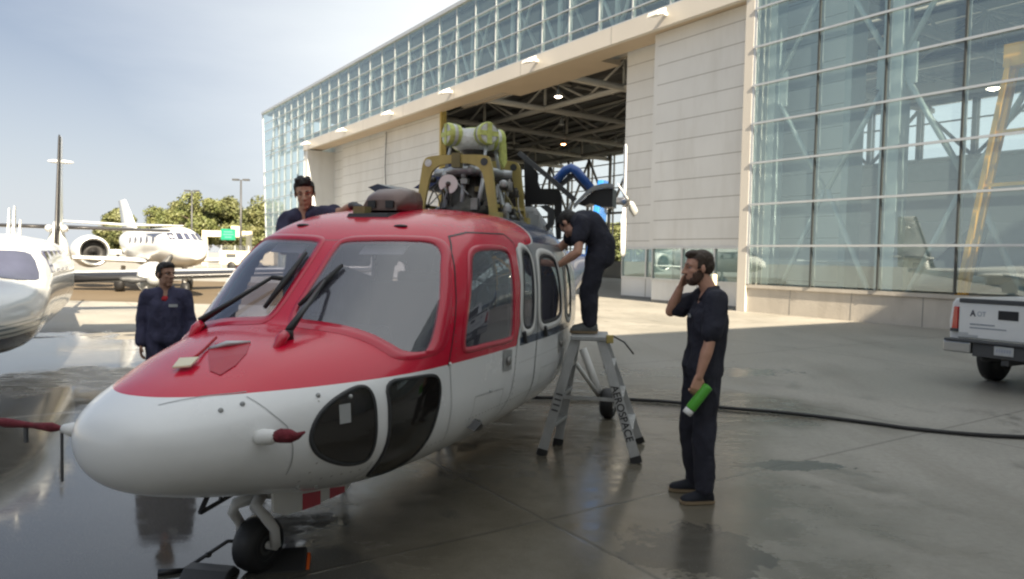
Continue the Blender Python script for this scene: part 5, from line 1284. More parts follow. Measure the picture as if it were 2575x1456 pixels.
# face of the rail that looks at the camera, its width runs along wv
wv = (V(1, 0, 0) - dn * dn.x).normalized(); nv = dn.cross(wv); nv = nv if nv.y < 0 else -nv
text('AEROSPACE', .092, M['blackp'], r_, lp(*(ft.lerp(tp, .62) + nv * .0200 - wv * .036)), dn, wv, bold=.001)
ft, tp, r_ = rails[0]; dn = (ft - tp).normalized(); wv = (V(1, 0, 0) - dn * dn.x).normalized(); nv = dn.cross(wv); nv = nv if nv.y < 0 else -nv
m_ = MB()
for k in range(4): c_ = lp(*(ft.lerp(tp, .52 - .045 * k) + nv * .018)); m_.box(c_, dn * .008, wv * .03, nv * .0015)
m_.build('worn_lettering', M['dgrey'], r_)

# ------------------------------------------------------------------ hose, chocks, steering bar
hp_pts = [(-.9, 9.3), (.24, 9.01), (.49, 8.99), (.84, 9.03), (1.2, 9.03), (1.57, 8.98), (2.04, 8.86), (2.55, 8.6), (3.1, 8.42), (3.5, 8.22), (4.0, 7.9), (4.31, 7.68), (4.83, 7.48), (5.29, 7.41), (6.2, 7.3)]
hpv = [V(x, y, .024) for x, y in hp_pts]; dn_ = []
for i in range(len(hpv) - 1):
    p0, p1_, p2_, p3_ = hpv[max(i - 1, 0)], hpv[i], hpv[i + 1], hpv[min(i + 2, len(hpv) - 1)]
    for t in np.linspace(0, 1, 6, endpoint=False): dn_.append(.5 * ((2 * p1_) + (p2_ - p0) * t + (2 * p0 - 5 * p1_ + 4 * p2_ - p3_) * t * t + (3 * p1_ - p0 - 3 * p2_ + p3_) * t ** 3))
m_ = MB(); m_.smooth = True; m_.tube(dn_, .021, 10); tag(m_.build('hose', M['black']), 'long black rubber hose lying across the wet concrete', 'hose')
t = empty('wheel_chock', (-1.24, 4.04, 0), radians(12), 'black rubber wheel chock with an orange end beside the nose wheel', 'chock', 'nose wheel chocks')
m_ = MB(); m_.prism([(-.15, -.13, 0), (-.15, .10, 0), (-.15, .0, .095)], V(.26, 0, 0)); m_.build('wedge', M['black'], t, .012)
m_ = MB(); m_.prism([(.112, -.10, 0), (.112, .08, 0), (.112, .0, .055)], V(.016, 0, 0)); m_.build('orange_end', M['orange'], t)
t = empty('wheel_chock', (-1.60, 3.86, 0), radians(-8), 'low dark chock in front of the nose wheel at the bottom edge', 'chock', 'nose wheel chocks')
m_ = MB(); m_.prism([(-.13, -.1, 0), (-.13, .1, 0), (-.13, .04, .05), (-.13, -.04, .05)], V(.26, 0, 0)); m_.build('wedge', M['dgrey'], t, .01)
m_ = MB(); m_.smooth = True; m_.tube([(-1.40, 4.03, .13), (-1.57, 4.03, .125), (-1.76, 3.90, .012)], .011, 8); m_.tube([(-1.76, 3.90, .012), (-1.88, 3.86, .012)], [.012, .02], 8); m_.ell((-1.655, 3.97, .07), .02, .02, .016)
tag(m_.build('steering_bar', M['blackp']), 'thin black steering bar leaning from the nose wheel to the ground', 'bar')

# ------------------------------------------------------------------ pickup truck
tx = V(.5, -.866, 0).normalized()     # along the tailgate to the right
trk = empty('pickup_truck', (7.0, 10.21, 0), atan2(tx.y, tx.x), 'white pickup truck parked at the right edge, seen from behind', 'truck'); trk.scale = (.85, 1, 1)
# local: x to the right along the tailgate, y ahead (forward of the truck), z up; origin under the tailgate centre
m_ = MB()
m_.loft([[V(x * k, y, z) for x, z in ((-.98, .62), (-1.0, .95), (-.96, 1.22), (-.90, 1.30), (-.80, 1.30), (-.80, .7), (.80, .7), (.80, 1.30), (.90, 1.30), (.96, 1.22), (1.0, .95), (.98, .62))] for y, k in ((.02, .985), (.08, 1), (2.0, 1.01))], smooth=False)
m_.bb((-.8, .1, .68), (.8, 2.0, .76)); m_.hexa([(-1.0, 2.0, .5), (1.0, 2.0, .5), (1.0, 3.7, .5), (-1.0, 3.7, .5), (-1.0, 2.0, 1.25), (1.0, 2.0, 1.25), (1.0, 3.7, 1.2), (-1.0, 3.7, 1.2)])
m_.hexa([(-.95, 2.05, 1.25), (.95, 2.05, 1.25), (.95, 3.7, 1.2), (-.95, 3.7, 1.2), (-.72, 2.2, 1.86), (.72, 2.2, 1.86), (.72, 3.15, 1.86), (-.72, 3.15, 1.86)])
m_.hexa([(-.98, 3.7, .5), (.98, 3.7, .5), (.93, 5.3, .5), (-.93, 5.3, .5), (-.96, 3.7, 1.2), (.96, 3.7, 1.2), (.9, 5.25, 1.05), (-.9, 5.25, 1.05)]); m_.build('body', M['white'], trk, .03)
m_ = MB(); m_.bb((-.79, -.03, .72), (.79, .05, 1.24)); tg = m_.build('tailgate', M['white'], trk, .015)
m_ = MB(); m_.bb((-.79, -.045, 1.235), (.79, .06, 1.30)); m_.build('tailgate_cap', M['dgrey'], tg, .012)
m_ = MB(); m_.bb((-.155, -.036, 1.02), (.155, -.031, 1.15)); m_.build('handle', M['blackp'], tg, .004)
text('A', .125, M['navy'], tg, (-.60, -.0335, 1.045), (1, 0, 0), (0, 0, 1), bold=.004)
text('OT', .10, pmat('faded_blue_letter', (.30, .35, .42), .4), tg, (-.49, -.0335, 1.05), (1, 0, 0), (0, 0, 1))
m_ = MB(); random.seed(3)
x = -.60
while x < -.20: w_ = random.uniform(.008, .018); m_.bb((x, -.0335, .918), (x + w_, -.031, .938)); x += w_ + .006
x = -.60
while x < -.03: w_ = random.uniform(.008, .018); m_.bb((x, -.0335, .868), (x + w_, -.031, .886)); x += w_ + .006
m_.build('lettering', pmat('small_letters', (.22, .25, .30), .5), tg)
m_ = MB(); m_.bb((-.78, -.0335, .73), (-.62, -.031, .80)); m_.bb((-.62, -.0335, .73), (-.46, -.031, .77)); m_.build('badge', M['lgrey'], tg)
for s in (-1, 1):
    m_ = MB(); m_.hexa([(s * .81, -.025, .83), (s * .93, -.005, .83), (s * .93, .14, .83), (s * .81, .1, .83), (s * .81, -.025, 1.17), (s * .90, -.005, 1.17), (s * .90, .14, 1.17), (s * .81, .1, 1.17)]); tl = m_.build('taillight', M['taillight'], trk, .012)
    m_ = MB(); m_.bb((s * .81 if s > 0 else -.93, -.032, .80), (.93 if s > 0 else -.81, .1, .845)); m_.build('reverse_lamp', M['dgrey'], tl)
    m_ = MB(); m_.bb((min(s * .99, s * .52), -.12, .50), (max(s * .99, s * .52), .05, .67)); m_.build('bumper', M['chrome'], trk, .025)
    m_ = MB(); m_.lathe([(.2, -.12), (.33, -.125), (.375, -.09), (.375, .09), (.33, .125), (.2, .12)], (s * .80, 1.05, .375), (1, 0, 0), 30); wq = m_.build('wheel', M['black'], trk)
    m_ = MB(); m_.lathe([(.04, -.1), (.19, -.11), (.21, -.115), (.21, .115), (.19, .11), (.04, .1)], (s * .80, 1.05, .375), (1, 0, 0), 20); m_.build('rim', M['chrome'], wq)
    m_ = MB(); m_.lathe([(.2, -.12), (.33, -.125), (.375, -.09), (.375, .09), (.33, .125), (.2, .12)], (s * .84, 4.4, .375), (1, 0, 0), 30); m_.build('wheel', M['black'], trk)
m_ = MB(); m_.bb((-.96, -.14, .665), (.96, .04, .70)); m_.bb((-.5, -.10, .47), (.5, .05, .66)); m_.build('bumper_step', M['dgrey'], trk, .01)
m_ = MB(); m_.bb((-.15, -.112, .52), (.15, -.102, .65)); pl = m_.build('licence_plate', M['lgrey'], trk, .004)
m_ = MB(); 
for k in range(6): m_.bb((-.115 + .04 * k, -.1145, .565), (-.09 + .04 * k, -.112, .61))
m_.build('plate_lettering', pmat('plate_faded_blue', (.33, .36, .45), .5), pl)
m_ = MB(); m_.smooth = True; m_.tube([(-.7, 1.05, .36), (.7, 1.05, .36)], .06, 10); m_.ell((0, 1.05, .37), .16, .16, .14); m_.tube([(-.45, .1, .42), (-.4, .6, .4), (-.4, 1.0, .44)], .035, 8); m_.smooth = False; m_.bb((-.06, -.06, .38), (.06, .4, .46)); m_.bb((-.72, .05, .5), (-.6, 5, .62)); m_.bb((.6, .05, .5), (.72, 5, .62)); m_.build('axle', M['dgrey'], trk)
m_ = MB(); m_.hexa([(-.62, 2.06, 1.32), (.62, 2.06, 1.32), (.62, 2.09, 1.32), (-.62, 2.09, 1.32), (-.6, 2.16, 1.74), (.6, 2.16, 1.74), (.6, 2.19, 1.74), (-.6, 2.19, 1.74)]); m_.build('rear_window', M['chin'], trk)
# ------------------------------------------------------------------ parked aircraft
def fuse(stn, n=28, ex=2.2):     # stations: x, halfwidth, z bottom, z top
    rgs = []
    xs = [q[0] for q in stn]; fine = np.linspace(xs[0], xs[-1], 60); arr = np.array(stn)
    order = np.argsort(arr[:, 0]); A_ = arr[order]
    for x in np.sort(np.concatenate([fine, arr[:, 0]])):
        w, zb, zt = [float(pchip(A_[:, 0], A_[:, k], np.float64(x))) for k in (1, 2, 3)]
        zc, h_ = (zb + zt) / 2, (zt - zb) / 2; rg = []
        for k in range(n):
            t = 2 * pi * k / n; c, s_ = cos(t), sin(t); q = (abs(c) ** ex + abs(s_) ** ex) ** (-1 / ex); rg.append(V(x, w * c * q, zc + h_ * s_ * q))
        rgs.append(rg)
    m_ = MB(); m_.smooth = True; m_.loft(rgs); return m_
def wing(root, tip, c0, c1, t0=.12, up=V(0, 0, 1), sweepdir=V(-1, 0, 0), le=None):
    """airfoil loft from root leading edge to tip leading edge"""
    m_ = MB(); m_.smooth = True; rgs = []
    prof = [(0, 0), (.03, .35), (.12, .75), (.3, 1), (.6, .75), (1, .04), (1, -.04), (.6, -.45), (.3, -.6), (.12, -.5), (.03, -.28)]
    if le: prof = [(-.006, 0), (.02, .36), (.10, .72), (.101, .6), (.03, .2), (.03, -.2), (.101, -.42), (.10, -.5), (.02, -.3)]
    for f_ in (0, .25, .5, .75, .98, 1.0):
        p = Vector(root).lerp(Vector(tip), f_); c = c0 + (c1 - c0) * f_; k = 1 if f_ < .99 else .4
        rgs.append([p + sweepdir * (x * c) + up * (z * c * t0 * k * .5) for x, z in prof])
    m_.loft(rgs); return m_
def stripes():
    mt, nt, b = nodes('striped_white_paint'); ln = nt.links.new; tcn = nt.nodes.new('ShaderNodeTexCoord'); sp = nt.nodes.new('ShaderNodeSeparateXYZ'); ln(tcn.outputs['Object'], sp.inputs[0])
    sl = nt.nodes.new('ShaderNodeMath'); sl.operation = 'MULTIPLY_ADD'; ln(sp.outputs['X'], sl.inputs[0]); sl.inputs[1].default_value = .03; ln(sp.outputs['Z'], sl.inputs[2])
    rp_ = nt.nodes.new('ShaderNodeValToRGB'); rp_.color_ramp.interpolation = 'CONSTANT'; e = rp_.color_ramp.elements; e[0].position = 0; e[0].color = (.012, .018, .045, 1); e[1].position = .80; e[1].color = (.62, .62, .58, 1)
    for p, c in ((.83, (.20, .22, .22)), (.852, (.66, .66, .62)), (.885, (.16, .20, .22)), (.912, (.70, .71, .69)), (.938, (.18, .22, .24)), (.952, (.74, .76, .76))):
        q = e.new(p); q.color = (*c, 1)
    ln(sl.outputs[0], rp_.inputs[0]); ln(rp_.outputs[0], b.inputs['Base Color']); b.inputs['Roughness'].default_value = .2; b.inputs['Coat Weight'].default_value = .5
    return mt
# light twin at the left edge, nose towards the camera
fwd = V(.455, -.89, 0)
tw = empty('propeller_plane', (-6.80, 9.3, 0), atan2(fwd.y, fwd.x), 'white twin propeller plane with blue nose stripes at the left edge', 'airplane')
st = [(2.3, .04, .92, .98), (2.22, .22, .78, 1.10), (2.0, .40, .66, 1.20), (1.5, .60, .52, 1.30), (.9, .72, .46, 1.37), (.55, .75, .45, 1.46), (.1, .77, .45, 1.76), (-.3, .77, .45, 1.90), (-1.5, .77, .46, 1.95), (-4, .75, .5, 1.93), (-6, .55, .75, 1.85), (-8.5, .3, 1.15, 1.7), (-10.6, .08, 1.45, 1.65)]
fs = fuse(st, 32, 2.5).build('fuselage', stripes(), tw)
M['cglass'] = pmat('cockpit_glass', (.05, .055, .09), .06, spec=.8, var=.3, vs=2)
def fz(x):
    arr = np.array(st); A_ = arr[np.argsort(arr[:, 0])]; return [float(pchip(A_[:, 0], A_[:, k], np.float64(x))) for k in (1, 2, 3)]
def fpt(y, z):      # point of the nose shell seen from ahead
    lo, hi = -1.5, 2.3
    for k in range(26):
        mm = (lo + hi) / 2; w, zb, zt = fz(mm); zc, h_ = (zb + zt) / 2, (zt - zb) / 2
        if (abs(y) / w) ** 2.5 + (abs(z - zc) / h_) ** 2.5 < 1: lo = mm
        else: hi = mm
    return V(lo, y, z)
for s in (1, -1):
    pl_ = densify(smooth_poly([(.05 * s, 1.42), (.045 * s, 1.71), (.45 * s, 1.71), (.58 * s, 1.65), (.69 * s, 1.36), (.62 * s, 1.33)], 1), .06); pts = [Vector(p) for p in pl_]; n0 = len(pts)
    for i in range(1, 14):
        for j in range(1, 9):
            q = (s * i * .05, 1.33 + j * .045)
            if inside(q, inset(pl_, .02)): pts.append(Vector(q))
    vs, es, fs_, *_ = delaunay_2d_cdt(pts, [(i, (i + 1) % n0) for i in range(n0)], [], 1, 1e-5)
    m_ = MB(); m_.smooth = True; m_.add([fpt(v.x, v.y) + V(.012, 0, .008) for v in vs]); [m_.face(q) for q in fs_]; ws_ = m_.build('windshield', M['cglass'], tw)
    m_ = MB(); m_.smooth = True; m_.tube([fpt(.2 * s, 1.34) + V(.03, 0, .02), fpt(.16 * s, 1.56) + V(.035, 0, .02)], .012, 6); m_.build('wiper', M['blackp'], ws_)
    for i, x in enumerate((-.5, -1.2, -1.9, -2.6)):
        w = fz(x)[0]; m_ = MB(); m_.hexa([(x - .2, s * w * .955, 1.42), (x + .2, s * w * .955, 1.42), (x + .18, s * w * .80, 1.72), (x - .18, s * w * .80, 1.72), (x - .2, s * (w * .955 + .025), 1.42), (x + .2, s * (w * .955 + .025), 1.42), (x + .18, s * (w * .82 + .02), 1.72), (x - .18, s * (w * .82 + .02), 1.72)]); m_.build('side_window', M['cglass'], tw, .01)
m_ = MB(); n_ = m_.add([V(.42, -.5, 1.44), V(.42, .5, 1.44), V(.22, .5, 1.50), V(.22, -.5, 1.50)]); m_.hexa([V(.40, -.45, 1.44), V(.40, .45, 1.44), V(.1, .45, 1.44), V(.1, -.45, 1.44), V(.38, -.45, 1.46), V(.38, .45, 1.46), V(.1, .45, 1.46), V(.1, -.45, 1.46)]); m_.build('sun_shade', pmat('teal_shade', (.03, .35, .38), .6), tw)
for s in (1, -1):
    rt, tp = V(-4.4, s * .6, 1.18), V(-4.1, s * 6.4, 1.42)
    wg = wing(rt, tp, 2.1, 1.2, .14).build('wing', M['white'], tw)
    m_ = wing(rt + V(.012, 0, 0), tp + V(.012, 0, 0), 2.1, 1.2, .15, le=True); m_.build('deice_boot', M['blackp'], wg)
    nc = V(-3.9, s * 2.05, 1.2)
    m_ = MB(); m_.smooth = True; m_.lathe([(.12, .06), (.22, 0), (.30, -.4), (.33, -1.2), (.30, -2.2), (.12, -3.0)], nc, (1, 0, 0), 20); na_ = m_.build('nacelle', M['white'], tw)
    m_ = MB(); m_.ell(nc + V(-.02, 0, -.2), .06, .16, .1); m_.build('air_intake', M['blackp'], na_)
    pr = MB(); pr.smooth = True; pr.lathe([(.13, .02), (.13, .14), (.09, .25), (.02, .32)], nc + V(.0, 0, 0), (1, 0, 0), 18); pr = pr.build('propeller', M['grey'], tw)
    for k in range(3):
        t_ = radians(-62 + 120 * k); d_ = V(0, cos(t_), sin(t_)); e_ = V(.55, -sin(t_) * .83, cos(t_) * .83).normalized(); nn = d_.cross(e_); o_ = nc + V(.13, 0, 0)
        m_ = MB(); m_.smooth = True; m_.loft([[o_ + d_ * r_ + e_ * (c_ * x) + nn * (tk * y) for x, y in ((-1, 0), (-.3, 1), (1, 0), (-.3, -1))] for r_, c_, tk in ((.1, .04, .04), (.3, .08, .03), (.36, .09, .018), (.52, .06, .01), (.57, .025, .005))]); m_.build('blade', M['dgrey'], pr)
    sb_ = wing(V(-9.6, s * .05, 2.28), V(-10.0, s * 2.55, 2.28), 1.25, .8, .11).build('stabilizer', M['white'], tw)
    wing(V(-9.59, s * .05, 2.28), V(-9.99, s * 2.55, 2.28), 1.25, .8, .13, le=True).build('deice_boot', M['blackp'], sb_)
    m_ = MB(); m_.smooth = True; m_.ell((-9.6, s * .16, 2.24), .3, .09, .09); m_.build('root_fairing', M['white'], tw)
    m_ = MB(); m_.smooth = True; m_.tube([(-4.9, s * 2.05, 1.1), (-4.9, s * 2.05, .3)], .06, 10); m_.tube([(-5.6, s * 2.05, 1.0), (-4.95, s * 2.05, .5)], .03, 8); mg = m_.build('landing_gear', M['white_m'], tw)
    m_ = MB(); m_.lathe([(.1, -.09), (.24, -.1), (.28, -.06), (.28, .06), (.24, .1), (.1, .09)], (-4.9, s * 2.05 + .14, .28), (0, 1, 0), 24); m_.build('wheel', M['black'], mg)
    m_ = MB(); m_.bb((-5.3, s * 2.05 + .24, .55), (-4.6, s * 2.05 + .27, 1.05)); m_.build('gear_door', M['white'], mg)
fn_ = wing(V(-9.2, 0, 1.7), V(-10.3, 0, 4.62), 2.0, 1.0, .085, up=V(0, 1, 0)).build('tail_fin', M['white'], tw)
wing(V(-9.17, 0, 1.7), V(-10.27, 0, 4.62), 2.0, 1.0, .105, up=V(0, 1, 0), le=True).build('deice_boot', M['blackp'], fn_)
m_ = MB(); m_.smooth = True; m_.ell((-10.7, 0, 3.98), .14, .30, .05); m_.build('strobe_fairing', M['white'], fn_)
m_ = MB(); m_.smooth = True; m_.lathe([(.33, 1.5), (.2, 1.95), (.12, 2.3), (.06, 2.42)], (-9.7, 0, 0), n=16); m_.build('fin_fillet', M['white'], tw)
for x, y, h_ in ((-1.2, .2, .42), (-2.6, -.05, .45), (-3.4, 0, .3)):
    m_ = MB(); m_.hexa([(x - .16, y - .012, 1.9), (x + .1, y - .012, 1.9), (x + .1, y + .012, 1.9), (x - .16, y + .012, 1.9), (x - .2, y - .006, 1.93 + h_), (x - .1, y - .006, 1.93 + h_), (x - .1, y + .006, 1.93 + h_), (x - .2, y + .006, 1.93 + h_)]); m_.build('antenna', M['white'], tw)
m_ = MB(); m_.smooth = True; m_.tube([(1.3, 0, .6), (1.35, 0, .25)], .05, 10); mg = m_.build('landing_gear', M['white_m'], tw)
m_ = MB(); m_.lathe([(.08, -.07), (.19, -.08), (.22, -.05), (.22, .05), (.19, .08), (.08, .07)], (1.35, 0, .22), (0, 1, 0), 22); m_.build('wheel', M['black'], mg)

def jet(name, label, loc, fwd, L_, R_, zc, eng, stab_half, stab_z, fin_h, win=True, ws=6.5, er=.55):
    """business jet, origin below its nose; eng: (x, y, z) of the engine intake"""
    t = empty(name, loc, atan2(fwd[1], fwd[0]), label, 'jet')
    st_ = [(0, .03, zc - .35, zc - .29), (-.25, R_ * .36, zc - R_ * .62, zc + R_ * .02), (-.9, R_ * .70, zc - R_ * .85, zc + R_ * .38), (-1.7, R_ * .9, zc - R_ * .95, zc + R_ * .82), (-2.6, R_, zc - R_, zc + R_), (-L_ * .62, R_, zc - R_, zc + R_), (-L_ * .82, R_ * .66, zc - R_ * .35, zc + R_ * .95), (-L_, R_ * .12, zc + R_ * .42, zc + R_ * .66)]
    arr = np.array(st_)[::-1]
    fuse(st_, 28, 2.05).build('fuselage', M['white'], t)
    def prof(x): return [float(pchip(arr[:, 0], arr[:, k], np.float64(x))) for k in (1, 2, 3)]
    if win:
        for s in (1, -1):
            for y0, y1 in ((.06, .26), (.33, .53), (.60, .76), (.81, .91)):
                pts = []
                for yy, zr in ((y0, .34), (y1, .34), (y1 * .94, .66), (y0 * .94, .66)):
                    y, z = yy * R_, zc + R_ * zr; lo, hi = -5.0, 0.0
                    for it in range(26):
                        mm = (lo + hi) / 2; w, zb, zt = prof(mm); c2, h_ = (zb + zt) / 2, (zt - zb) / 2
                        if (y / w) ** 2.05 + (abs(z - c2) / h_) ** 2.05 < 1: lo = mm
                        else: hi = mm
                    pts.append(V(lo + .012, s * y, z))
                m_ = MB(); m_.prism(pts, V(.02, s * .012 * y0, .012)); m_.build('cockpit_window', M['cglass'], t)
            for k in range(5):
                x = -3.3 - k * .95; m_ = MB(); m_.ell((x, s * R_ * .955, zc + R_ * .28), .17, .03, .2); m_.build('cabin_window', M['cglass'], t)
    for s in (1, -1):
        wing(V(-L_ * .38, s * R_ * .6, zc - R_ * .75), V(-L_ * .58, s * ws, zc - R_ * .55), 2.9, 1.1, .11).build('wing', M['white'], t)
        ex, ey, ez = eng; o_ = V(ex, s * ey, ez)
        m_ = MB(); m_.smooth = True; m_.lathe([(er * .80, .01), (er * .88, .03), (er * .97, -.04), (er * 1.06, -.3), (er * 1.12, -1.0), (er * .98, -2.0), (er * .7, -2.8)], o_, (1, 0, 0), 30, False); en = m_.build('engine', M['white'], t)
        m_ = MB(); m_.smooth = True; m_.lathe([(er * .885, .034), (er * .80, .02), (er * .765, -.03)], o_, (1, 0, 0), 30, False); m_.build('intake_lip', M['chrome'], en)
        m_ = MB(); m_.smooth = True; m_.lathe([(er * .80, .012), (er * .74, -.08), (er * .72, -.40), (er * .3, -.38), (er * .25, -.30), (.01, -.12)], o_, (1, 0, 0), 30, False); m_.build('fan', M['black'], en)
        m_ = MB(); m_.bb((ex - 2.0, min(s * ey, s * R_ * .5), ez - .1), (ex - .6, max(s * ey, s * R_ * .5), ez + .1)); m_.build('pylon', M['white'], t)
        wing(V(-L_ + 1.6, s * .05, stab_z), V(-L_ + .6, s * stab_half, stab_z + .1), 1.7, .9, .1).build('stabilizer', M['white'], t)
        m_ = MB(); m_.smooth = True; m_.tube([(-L_ * .5, s * 1.2, zc - R_), (-L_ * .5, s * 1.25, .4)], .09, 8); g_ = m_.build('landing_gear', M['white_m'], t)
        m_ = MB(); m_.lathe([(.1, -.13), (.35, -.14), (.38, 0), (.35, .14), (.1, .13)], (-L_ * .5, s * 1.35, .38), (0, 1, 0), 20); m_.build('wheel', M['black'], g_)
    wing(V(-L_ + 3.6, 0, zc + R_ * .7), V(-L_ + .9, 0, fin_h), 3.2, 1.5, .10, up=V(0, 1, 0)).build('tail_fin', M['white'], t)
    m_ = MB(); m_.smooth = True; m_.tube([(-1.7, 0, zc - R_ * .8), (-1.75, 0, .3)], .07, 8); g_ = m_.build('landing_gear', M['white_m'], t)
    m_ = MB(); m_.lathe([(.1, -.1), (.26, -.11), (.29, 0), (.26, .11), (.1, .1)], (-1.75, 0, .29), (0, 1, 0), 18); m_.build('wheel', M['black'], g_)
    return t
jet('business_jet', 'white business jet with a round engine intake and cockpit windows, behind the left worker', (-11.4, 26.5, 0), (.64, -.768), 12.5, .80, 1.90, (-9.0, 1.8, 1.66), 2.8, 2.95, 4.2, er=.66, ws=5.0)
# jetliner inside, at the right side of the doorway
al = empty('jetliner', B(32.5, 33.0, 0), atan2(-.559 * -1, .829 * -1) - .18, 'white jetliner parked in the hangar, nose showing past the doorway edge', 'airplane')
st_ = [(0, .05, 1.35, 1.5), (-.3, .5, .95, 1.95), (-1.0, .95, .6, 2.35), (-2.0, 1.35, .45, 2.75), (-3.0, 1.6, .4, 3.25), (-4.5, 1.75, .35, 3.75), (-7, 1.8, .35, 3.9), (-16, 1.8, .35, 3.9), (-20, .5, 2.2, 3.7)]
fuse(st_, 28, 2.05).build('fuselage', M['white_m'], al)
arr_ = np.array(st_)[::-1]
for s in (1, -1):
    for x0, x1 in ((-2.25, -2.75), (-2.9, -3.5)):
        pts = []
        for x, z in ((x0, 2.35), (x1, 2.35), (x1 - .1, 2.85), (x0 - .25, 2.72)):
            w, zb, zt = [float(pchip(arr_[:, 0], arr_[:, k], np.float64(x))) for k in (1, 2, 3)]; c2, h_ = (zb + zt) / 2, (zt - zb) / 2
            y = w * max(.02, 1 - (min(abs(z - c2) / h_, .98)) ** 2.05) ** (1 / 2.05); pts.append(V(x, s * (y + .02), z))
        m_ = MB(); m_.prism(pts, V(.02, s * .03, .01)); m_.build('cockpit_window', M['blackp'], al)
m_ = MB(); m_.bar((-3, 0, .6), (-3, 0, .2), .25, .25); m_.lathe([(.1, -.25), (.3, -.25), (.33, 0), (.3, .25), (.1, .25)], (-3, 0, .33), (0, 1, 0), 18); m_.build('landing_gear', M['dgrey'], al)
# small plane added inside, in place of a dark tail reflected in the glass
t = empty('plane_reflection', B(12.9, 27.5, 0), TH + pi / 2 + .1, 'small plane with a dark swept tail fin put behind the glass in place of a reflection', 'airplane')
m_ = fuse([(5.5, .05, 1.0, 1.1), (5.2, .3, .8, 1.3), (4, .55, .6, 1.55), (2.8, .6, .6, 1.9), (1, .5, .75, 1.7), (-1.2, .12, 1.15, 1.45)], 18); m_.build('fuselage', M['white_m'], t)
m_ = MB(); m_.prism([(-.9, -.04, 1.35), (.9, -.04, 1.5), (-.75, -.04, 3.25), (-1.25, -.04, 3.3)], V(0, .08, 0)); m_.build('tail_fin', M['dgrey'], t, .015)
for s in (1, -1):
    m_ = MB(); m_.hexa([(3.2, s * .5, 1.75), (1.9, s * .5, 1.75), (1.9, s * 5, 1.85), (3.0, s * 5, 1.85), (3.2, s * .5, 1.87), (1.9, s * .5, 1.84), (1.9, s * 5, 1.88), (3.0, s * 5, 1.92)]); m_.build('wing', M['white_m'], t)
    m_ = MB(); m_.smooth = True; m_.tube([(2.2, s * .5, .75), (2.0, s * 1.1, .22)], .05, 8); m_.lathe([(.05, -.07), (.2, -.07), (.22, 0), (.2, .07), (.05, .07)], (2.0, s * 1.15, .22), (0, 1, 0), 16); m_.build('landing_gear', M['dgrey'], t)

# ------------------------------------------------------------------ trees, poles, gantry, fence beyond the apron
def tree(loc, h, r, label, seed, n=2600, leaf=.42, mat='leaf', grp='trees beyond the apron', trunk_h=.3):
    rnd = random.Random(seed); t = empty('tree', loc, rnd.uniform(0, 6), label, 'tree', grp)
    m_ = MB(); m_.smooth = True; m_.tube([(0, 0, 0), (.1, 0, h * .25), (0, .1, h * .55), (.1, 0, h * .8)], [h * .028, h * .022, h * .014, h * .006], 8)
    for k in range(6):
        a = rnd.uniform(0, 6.28); z = h * rnd.uniform(.28, .5); m_.tube([(0, 0, z), (cos(a) * r * .45, sin(a) * r * .45, z + h * .14), (cos(a) * r * .75, sin(a) * r * .75, z + h * .2)], [h * .011, h * .008, h * .003], 6)
    m_.build('trunk', M['trunk'], t)
    clumps = []
    for k in range(26):
        a = rnd.uniform(0, 6.28); u = rnd.uniform(0, 1) ** .6; zz = rnd.uniform(trunk_h, 1.0); prof = sin(pi * min(1, (zz - trunk_h + .08) / (1.12 - trunk_h))) ** .6
        clumps.append((V(cos(a) * r * u * prof * .85, sin(a) * r * u * prof * .85, h * zz * .93), r * rnd.uniform(.22, .40)))
    m_ = MB(); vs = m_.v; fs_ = m_.f
    for k in range(n):
        c, cr = clumps[rnd.randrange(len(clumps))]
        d_ = V(rnd.gauss(0, 1), rnd.gauss(0, 1), rnd.gauss(0, 1)).normalized(); p = c + V(d_.x, d_.y, d_.z * .8) * cr * (rnd.uniform(.55, 1.05))
        nn = (d_ + V(rnd.gauss(0, .5), rnd.gauss(0, .5), rnd.gauss(0, .5) + .3)).normalized(); x = nn.orthogonal().normalized(); y = nn.cross(x); s_ = leaf * rnd.uniform(.6, 1.3)
        i = len(vs); vs.extend([tuple(p - x * s_ - y * s_ * .6), tuple(p + x * s_ - y * s_ * .5), tuple(p + x * s_ * .7 + y * s_ * .7), tuple(p - x * s_ * .8 + y * s_ * .5)]); fs_.append((i, i + 1, i + 2, i + 3)); m_.m.append(0); m_.sm.append(False)
    m_.build('crown', M[mat], t); return t
Y0 = 118.0
def bgp(px, Y): return ((px - 1287.5) / 1830 * Y, Y, 0)
labs = ['small round tree left of the jet tail', 'low olive bush tree under the far stabilizer', 'tall rounded tree behind the jet fin', 'broad tree crown behind the cockpit of the far jet', 'tallest tree, behind the nearer lamp post', 'dense tree between the two lamp posts', 'bushy tree behind the green road sign', 'tree beside the taller lamp post', 'tree touching the glass corner of the hangar', 'low tree under the sign gantry', 'short bush at the foot of the tall trees', 'tree half hidden behind the glass corner']
for i, (px, hh, rr, mt_) in enumerate(((295, 8.6, 3.2, 'leaf2'), (330, 5.0, 4.0, 'leaf2'), (405, 9.2, 4.2, 'leaf'), (455, 10.6, 4.6, 'leaf2'), (510, 11.4, 4.8, 'leaf'), (560, 10.9, 4.4, 'leaf2'), (600, 9.6, 4.2, 'leaf'), (640, 9.9, 4.0, 'leaf'), (668, 10.4, 4.6, 'leaf2'), (585, 6.0, 4.0, 'leaf2'), (480, 6.6, 4.4, 'leaf'), (700, 9.4, 4.5, 'leaf2'))):
    tree(bgp(px, Y0 + (i % 4) * 5 - (6 if hh < 7 else 0)), hh, rr, labs[i] + ', beyond the apron', 100 + i, 9500 if hh > 7 else 6500, .18, mt_)
